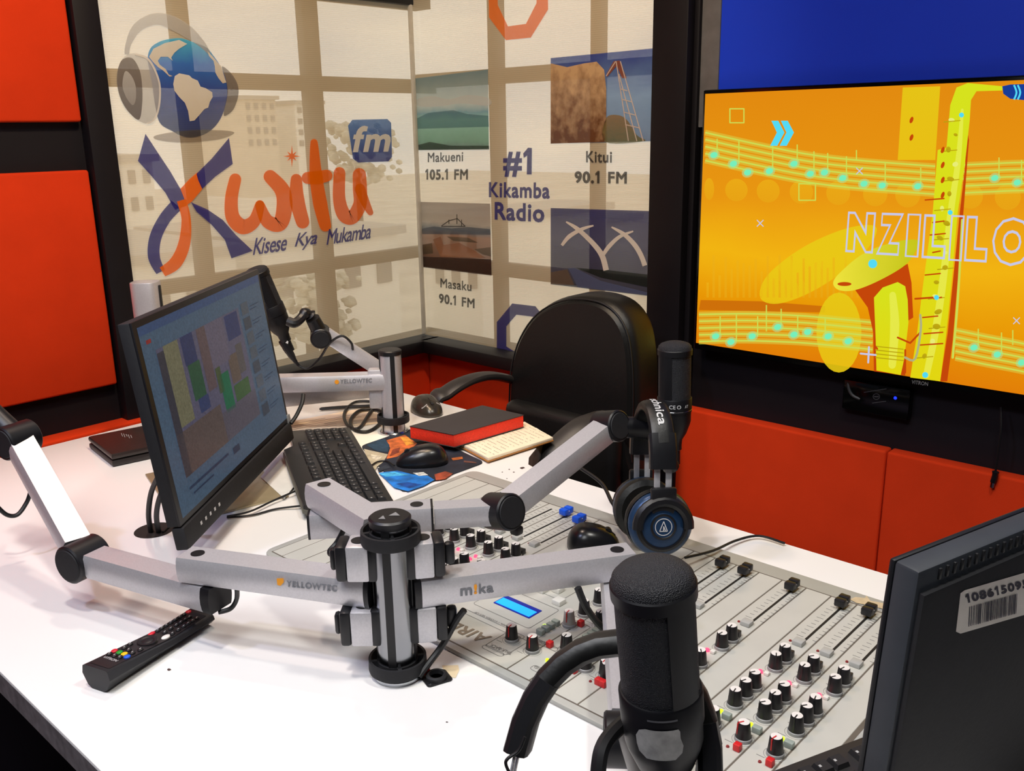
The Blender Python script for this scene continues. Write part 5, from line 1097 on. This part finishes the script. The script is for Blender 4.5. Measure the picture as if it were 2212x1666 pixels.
# black book with red edges lying on an open notebook
nbk = [D(*p, DZ) for p in ((993, 970), (1054, 1003), (1196, 957), (1134, 922))]
NB = thing('open_notebook', 'open cream notebook with handwriting under the black book', 'notebook', sum(nbk, V()) / 4)
pn = [(p.x, p.y) for p in nbk]
build('cover', MB().prism(pn, M.Translation((0, 0, DZ + .0032)), .003, bev=.0006), mat('tan_cover', (176, 120, 60), .6), NB)
ctr = sum(nbk, V()) / 4
build('page_block', MB().prism([(ctr.x + (x - ctr.x) * .985, ctr.y + (y - ctr.y) * .985) for x, y in pn], M.Translation((0, 0, DZ + .0063)), .006, bev=.0006), CREAM, NB)
b = MB(); rr = random.Random(9); e1, e2_ = nbk[1] - nbk[0], nbk[3] - nbk[0]
for j in range(15):
    t_ = .06; 
    while t_ < .92:
        l_ = rr.uniform(.02, .06)
        if rr.random() < .75:
            p = nbk[0] + e1 * t_ + e2_ * (.05 + j * .062); q = p + e1 * min(l_, .95 - t_); nn = e2_.normalized() * .0006; zz = V((0, 0, .0126)); b.poly([p - nn + zz, q - nn + zz, q + nn + zz, p + nn + zz])
        t_ += l_ + .012
build('handwriting', b, mat('pencil_ink', (150, 132, 124), .9), NB)
ZB = .7640; bk_ = [D(*p, ZB + .026) for p in ((884, 922), (980, 941), (1132, 898), (1042, 877))]
BK = thing('black_book', 'thick black book with bright red page edges', 'book', V((*(sum(bk_, V()) / 4)[:2], ZB)))
pb = [(p.x, p.y) for p in bk_]; cb2 = sum(bk_, V()) / 4
build('page_block', MB().prism([(cb2.x + (x - cb2.x) * .985, cb2.y + (y - cb2.y) * .985) for x, y in pb], M.Translation((0, 0, ZB + .0012)), .0255, bev=.001), mat('red_page_edge', (232, 50, 26), .6, var=.12, scale=300), BK)
build('front_cover', MB().prism(pb, M.Translation((0, 0, ZB + .0262)), .0014, bev=.0005), mat('book_black', (52, 47, 47), .75, var=.06), BK)
build('back_cover', MB().prism(pb, M.Translation((0, 0, ZB)), .0014, bev=.0005), MATS['book_black'], BK)
pa_, pb_, pc_ = D(190, 942, .778), D(240, 981, .778), D(340, 960, .778); ee = (pc_ - pb_).normalized() * .17
PLN = thing('leather_case', 'black zipped leather case on the far left of the desk', 'case', V((pb_.x, pb_.y, DZ)))
pp_ = [(p.x, p.y) for p in (pa_, pb_, pb_ + ee, pa_ + ee)]
build('lower_half', MB().prism(pp_, M.Translation((0, 0, DZ + .0004)), .013, bev=.004), mat('case_black', (26, 20, 20), .5, var=.1, bump=.2, bscale=300), PLN)
build('upper_half', MB().prism(pp_, M.Translation((0, 0, DZ + .0145)), .0135, bev=.005), mat('case_brown_black', (34, 24, 22), .42, var=.1, bump=.2, bscale=300), PLN)
b = MB()
for px, hh in ((262, 14), (267, 16), (272, 10), (277, 16), (282, 12)): ribbon(b, lambda x, y: D(x, y, .7786), ((px, 936 + (px - 262) * .2), (px + 3, 936 + hh * .5 + (px - 262) * .2)), 1.5, 2, False)
build('stamped_mark', b, GREYP, PLN)
def sheet(label, pts, z, lines=0, m=PAPER):
    P = [D(*p, z) for p in pts]; c_ = sum(P, V()) / len(P); t = thing('paper_sheet', label, 'paper', V((c_.x, c_.y, z)), group='loose papers on the desk')
    build('sheet', MB().prism([(p.x, p.y) for p in P], M.Translation((0, 0, z)), .0006), m, t)
    if lines:
        b = MB(); rr = random.Random(lines); e1, e2_ = P[1] - P[0], P[3] - P[0]
        for j in range(lines):
            a0 = P[0] + e2_ * (.1 + .8 * j / lines) + e1 * .08; q = a0 + e1 * rr.uniform(.35, .8); nn = e2_.normalized() * .0007; zz = V((0, 0, .0008)); b.poly([a0 - nn + zz, q - nn + zz, q + nn + zz, a0 + nn + zz])
        build('printed_lines', b, INK, t)
sheet('printed paper sheet lying behind the keyboard and the far pole', ((606, 915), (795, 880), (870, 925), (640, 985)), DZ + .0002, 14, mat('warm_paper', (238, 218, 190), .9, var=.04, scale=9))
sheet('white paper sheet under the far end of the keyboard', ((640, 960), (815, 915), (848, 948), (660, 1010)), DZ + .0010, 0)
sheet('small pale sheet sticking out between the monitor foot and the keyboard', ((563, 1031), (622, 962), (668, 1010), (614, 1078)), DZ + .0050, 0, mat('film_paper', (212, 214, 212), .5))
solo('black_pen', MB().tube([D(690, 884, DZ + .006), D(740, 880, DZ + .006), D(830, 876, DZ + .006)], [.002, .004, .004], 8), BLK, 'black pen lying behind the far pole on the papers', 'pen')
# ------------------------------------------------------------------ remote control
r0_, r1_ = D(212, 1492, DZ), D(438, 1346, DZ); ra = (r1_ - r0_); LR = ra.length; ra.normalize(); rb_ = V((ra.y, -ra.x, 0))
TR = M(((ra.x, rb_.x, 0, r0_.x), (ra.y, rb_.y, 0, r0_.y), (0, 0, 1, DZ), (0, 0, 0, 1)))
RC = thing('remote_control', 'black television remote with coloured buttons on the white desk', 'remote control', r0_)
def rh(x): u_ = x / LR; return .030 - .012 * min(1, u_ * 1.6)
def rw(x): u_ = x / LR; return .043 - .004 * math.sin(u_ * math.pi)
b = MB(); rings = []
for k in range(13):
    x = LR * k / 12; h, w_ = rh(x), rw(x); e = .006 if k in (0, 12) else 0; lift = .004 * abs(2 * k / 12 - 1) ** 2
    rings.append([b.bm.verts.new(TR @ V((x, y, z))) for y, z in ((-w_ / 2 + .001, h - .002), (-w_ / 2 + .004, h), (w_ / 2 - .004, h), (w_ / 2 - .001, h - .002), (w_ / 2 + .001, h * .6), (w_ / 2 - .006, .004), (w_ / 2 - .012, .0006), (-w_ / 2 + .012, .0006), (-w_ / 2 + .006, .004), (-w_ / 2 - .001, h * .6))])
for A_, B_ in zip(rings, rings[1:]):
    for j in range(10): b.bm.faces.new((A_[j], A_[(j + 1) % 10], B_[(j + 1) % 10], B_[j]))
b.bm.faces.new(rings[0][::-1]); b.bm.faces.new(rings[-1]); build('case', b, mat('remote_black', (26, 27, 32), .45), RC)
b = MB()
for k in range(1, 12):
    x, x2 = LR * k / 12 - .008, LR * (k + 1) / 12 - .008; b.poly([TR @ V((x, -.0165, rh(x) + .0004)), TR @ V((x2, -.0165, rh(x2) + .0004)), TR @ V((x2, .0165, rh(x2) + .0004)), TR @ V((x, .0165, rh(x) + .0004))])
build('face_plate', b, mat('remote_face', (34, 30, 32), .28), RC)
def rbtn(u_, s_, m, rx=.0038, ry=.0032, leg=True):
    x = LR * u_; T_ = TR @ M.Translation((x, s_ * .0165, rh(x) + .0004)) @ M.Diagonal((rx, ry, 1, 1))
    o = build('button', MB().lathe([(1, 0), (.95, .0014), (.7, .002), (0, .0021)], T_, 14), m, RC)
    if leg: build('button_mark', MB().box(TR @ V((x, s_ * .0165, rh(x) + .0026)), (.0026, .0008, .0003), TR.to_3x3().normalized()), wp, o)
rd, gn, ye, bu = (mat('remote_' + n_, c_, .4) for n_, c_ in (('red', (205, 30, 50)), ('green', (20, 140, 40)), ('yellow', (238, 190, 20)), ('blue', (10, 90, 220))))
for s_ in (-.72, -.2, .32): rbtn(.185, s_, BLK)
for s_, m in ((-.8, rd), (-.3, gn), (.2, ye), (.7, bu)): rbtn(.235 if s_ < .5 else .215, s_, m, .0042, .0038, False)
for u_, s_ in ((.305, -.6), (.295, -.05), (.275, .55), (.365, -.7), (.34, .62)): rbtn(u_, s_, BLK)
build('dial', MB().lathe([(.0125, 0), (.0120, .0025), (.009, .0028), (.0068, .0018), (.006, .0022), (0, .0026)], TR @ M.Translation((LR * .46, 0, rh(LR * .46) + .0003)), 28), BLK, RC)
rbtn(.46, 0, BLK, .004, .004)
rbtn(.565, -.72, rd, .0055, .003, False); rbtn(.575, .62, mat('remote_white', (232, 226, 220), .4), .0062, .0042, False); rbtn(.935, -.72, rd, .0042, .0036, False)
for u_ in (.625, .665, .71, .755, .80, .845, .89): rbtn(u_, -.72, BLK, .0036, .003)
for u_ in (.63, .69, .745, .79, .835, .88): rbtn(u_, -.05, BLK, .0036, .003); rbtn(u_ + .01, .62, BLK, .0036, .003)
build('brand_lettering', text(MB(), 'VITRON', TR @ V((LR * .125, -.012, rh(LR * .12) + .0009)), TR @ V((LR * .125, .010, rh(LR * .12) + .0009)), TR @ V((LR * .152, -.012, rh(LR * .15) + .0009))), wp, RC)
# ------------------------------------------------------------------ floor-plate socket in the desk
sc_ = D(943, 1467); SK = thing('cable_socket', 'black socket plate with a red tab set in the desk beside the near pole', 'socket', sc_)
Rz = M.Translation(sc_) @ M.Rotation(math.radians(-20), 4, 'Z')
build('plate', MB().prism(rrect(.032, .026, .004), Rz, .002, bev=.0005), BLK, SK)
build('socket_rim', MB().lathe([(.0085, .002), (.0125, .002), (.0125, .006), (.0105, .0075), (.0085, .007), (.0078, .002), (0, .002)], Rz, 28), BLKM, SK)
build('release_tab', MB().box(Rz @ V((-.008, .012, .006)), (.009, .006, .006), bev=.0015), mat('tab_red', (205, 36, 44), .45), SK)
for q in ((-.012, -.009), (.012, .009)): build('screw', MB().lathe([(0, .001), (.0018, .0006), (.002, 0)], Rz @ M.Translation((*q, .002)), 10), CHROME, SK)
# ------------------------------------------------------------------ loose cables
def cable(label, pts, r=.0028, m=RUB, name='loose_cable'): return solo(name, MB().tube(pts, r, 8), m, label, 'cable', 'black cables')
cable('black cable running down beside the near pole to the desk', [D(1003, 1318, .83), D(985, 1342, .815), D(955, 1395, .785), D(925, 1435, .768), D(905, 1462, .757)], .004)
cable('black cable looping under the elbow of the left microphone arm', [D(512, 1272, .838), D(511, 1295, .815), D(498, 1315, .803), D(472, 1323, .80)], .003)
cable('black cable dropping behind the near pole from the rear arm', [D(745, 1140, .89), D(728, 1172, .87), D(712, 1192, .862), D(722, 1200, .862), D(745, 1192, .88)], .0035)
cable('thick black cable hanging from the right arm onto the console', [D(1248, 1270, .845), D(1265, 1310, .82), D(1290, 1345, .79), D(1320, 1372, .772)], .0045)
cable('black cable curving below the nearest microphone', [PD(1350, 1560, .60), PD(1318, 1590, .585), PD(1298, 1625, .575), PD(1290, 1690, .57)], .0052)
cable('black cable looping below the tilted microphone at the left blind', [PD(645, 790, 1.98), PD(665, 796, 1.98), PD(690, 775, 1.97), PD(712, 742, 1.95), PD(738, 726, 1.94), PD(758, 740, 1.95), PD(762, 755, 1.97)], .0026)
lp = [(815, 845), (822, 868), (800, 890), (775, 925), (750, 918), (744, 892), (765, 870), (800, 868), (828, 880), (822, 912), (795, 932), (765, 928), (757, 908), (775, 888), (810, 885), (835, 893)]
cable('coiled black cable at the foot of the far pole', [D(x, y, DZ + .006 + .05 * max(0, (868 - y) / 23)) for x, y in lp], .0034)
cable('thin black cable dropping behind the right edge of the monitor', [PD(655, 852, 1.78), PD(652, 872, 1.77), PD(640, 898, 1.76), PD(628, 915, 1.75)], .004)
cable('black monitor cable rising out of the round desk hole, front one', [D(343, 1150), D(338, 1115, .79), D(345, 1075, .83), D(366, 1030, .87)], .0042)
cable('black monitor cable rising out of the round desk hole, rear one', [D(326, 1150), D(321, 1110, .79), D(328, 1060, .84), D(350, 1015, .89)], .0042)
cable('thin black cable lying from the desk hole to the monitor foot', [D(352, 1150, .752), D(368, 1136, .752), D(385, 1131, .753)], .002)
cable('upper thin cable running from under the monitor to the keyboard', [D(490, 1116, .757), D(540, 1105, .757), D(590, 1082, .757), D(640, 1060, .760)], .0018)
cable('lower thin cable running from under the monitor to the keyboard', [D(490, 1118, .753), D(545, 1113, .753), D(595, 1100, .753), D(650, 1093, .757)], .0018)
cable('thin black headphone cable trailing over the far desk edge', [D(1480, 1205, .775), D(1540, 1190, .765), D(1590, 1168, .758), D(1640, 1158, .756), D(1695, 1174, .755)], .002)
cable('black headphone cable rising to the chair behind the hanging headphones', [PD(1255, 1012, 1.5), PD(1300, 1045, 1.45), PD(1325, 1090, 1.4), PD(1355, 1112, 1.38), PD(1385, 1118, 1.37)], .003)
cable('black cable dangling from the arm at the far left edge', [PD(66, 1062, 1.40), PD(58, 1085, 1.40), PD(38, 1112, 1.39), PD(14, 1112, 1.38), PD(-10, 1090, 1.37)], .0032)
cable('thin dark wire at the end of the near headphone slider', [PD(1134, 1592, .60), PD(1120, 1622, .60), PD(1096, 1640, .60), PD(1094, 1656, .60), PD(1112, 1690, .60)], .0011)
# ------------------------------------------------------------------ chair
CH = thing('office_chair', 'black leather office chair behind the desk below the right blind', 'chair', (1.62, 1.1, 0))
XC = 1.70
ol = [(1102, 1075), (1096, 960), (1097, 860), (1102, 790), (1122, 725), (1160, 672), (1215, 643), (1275, 640), (1325, 658), (1360, 705), (1374, 780), (1376, 880), (1370, 980), (1355, 1075)]
pts = [WX(x, y, XC) for x, y in ol]; c_ = sum(pts, V()) / len(pts); P2d = crom([V((p.y, p.z, 0)) for p in pts], 4, True)
Tb = M(((0, 0, 1, XC), (1, 0, 0, 0), (0, 1, 0, 0), (0, 0, 0, 1)))
b = MB(); L_ = []
for off, sc_k in ((0, .90), (.0, .94), (.006, .975), (.02, 1.0), (.075, 1.0), (.092, .97), (.10, .9)):
    L_.append([b.bm.verts.new(V((XC + off + (-.012 if sc_k == .90 else 0), c_.y + (p.x - c_.y) * sc_k, c_.z + (p.y - c_.z) * (sc_k + (1 - sc_k) * .15)))) for p in P2d])
for A_, B_ in zip(L_, L_[1:]):
    for i in range(len(P2d)): b.bm.faces.new((A_[i], A_[(i + 1) % len(P2d)], B_[(i + 1) % len(P2d)], B_[i]))
b.bm.faces.new(L_[0][::-1]); b.bm.faces.new(L_[-1]); build('backrest', b, LEATH, CH, 50)
sl = [V((XC - .004, c_.y + (p.x - c_.y) * .955, c_.z + (p.y - c_.z) * .96)) for p in P2d]; build('back_seam', MB().tube(sl[6:len(sl) - 6], .0022, 6, False), RUB, CH)
y0c, y1c = WX(1365, 900, XC).y, WX(1100, 900, XC).y; ymid = (y0c + y1c) / 2; wc = y1c - y0c
zl_ = WX(1150, 850, XC).z
b = MB(); b.box((XC - .015, ymid, zl_ - .12), (.06, wc * .92, .2), bev=.025, seg=3); build('lumbar_cushion', b, LEATH, CH)
b = MB(); b.box((1.46, ymid, .47), (.46, wc * 1.1, .10), bev=.04, seg=3); build('seat', b, LEATH, CH)
APF = [(x * .046, y * .022) for x, y in rrect(1, 1, .4, 3)]
for side, pl_ in ((0, [WX(1112, 822, 1.72), WX(1060, 812, 1.62), WX(1010, 822, 1.53), WX(965, 848, 1.47), WX(938, 880, 1.44), V((1.47, y1c + .04, .50))]), (1, [WX(1385, 985, 1.66), WX(1330, 905, 1.57), WX(1270, 910, 1.47), WX(1210, 955, 1.40), WX(1172, 1010, 1.36), V((1.36, y0c - .03, .52))])):
    cp = crom(pl_, 6); ups = [V((0, 0, 1)) if k < len(cp) * .55 else V((-1, 0, .3)).normalized() for k in range(len(cp))]
    ups = [(V((0, 0, 1)) * (1 - k / len(cp)) + V((-1, 0, .2)) * (k / len(cp))).normalized() for k in range(len(cp))]
    build('armrest', MB().sweep(cp, APF, ups), mat('armrest_grey_black', (44, 41, 40), .45), CH)
build('gas_column', MB().cyl((1.52, ymid, .1), (1.52, ymid, .42), .025), CHROME, CH)
for k in range(5):
    a = 2 * math.pi * k / 5; e = V((1.52 + .27 * math.cos(a), ymid + .27 * math.sin(a), .06)); build('base_leg', MB().tube([(1.52, ymid, .11), e], [.022, .014], 8), BLK, CH)
    build('castor', MB().cyl(e + V((0, -.015, -.031)), e + V((0, .015, -.031)), .028, seg=16), BLK, CH)
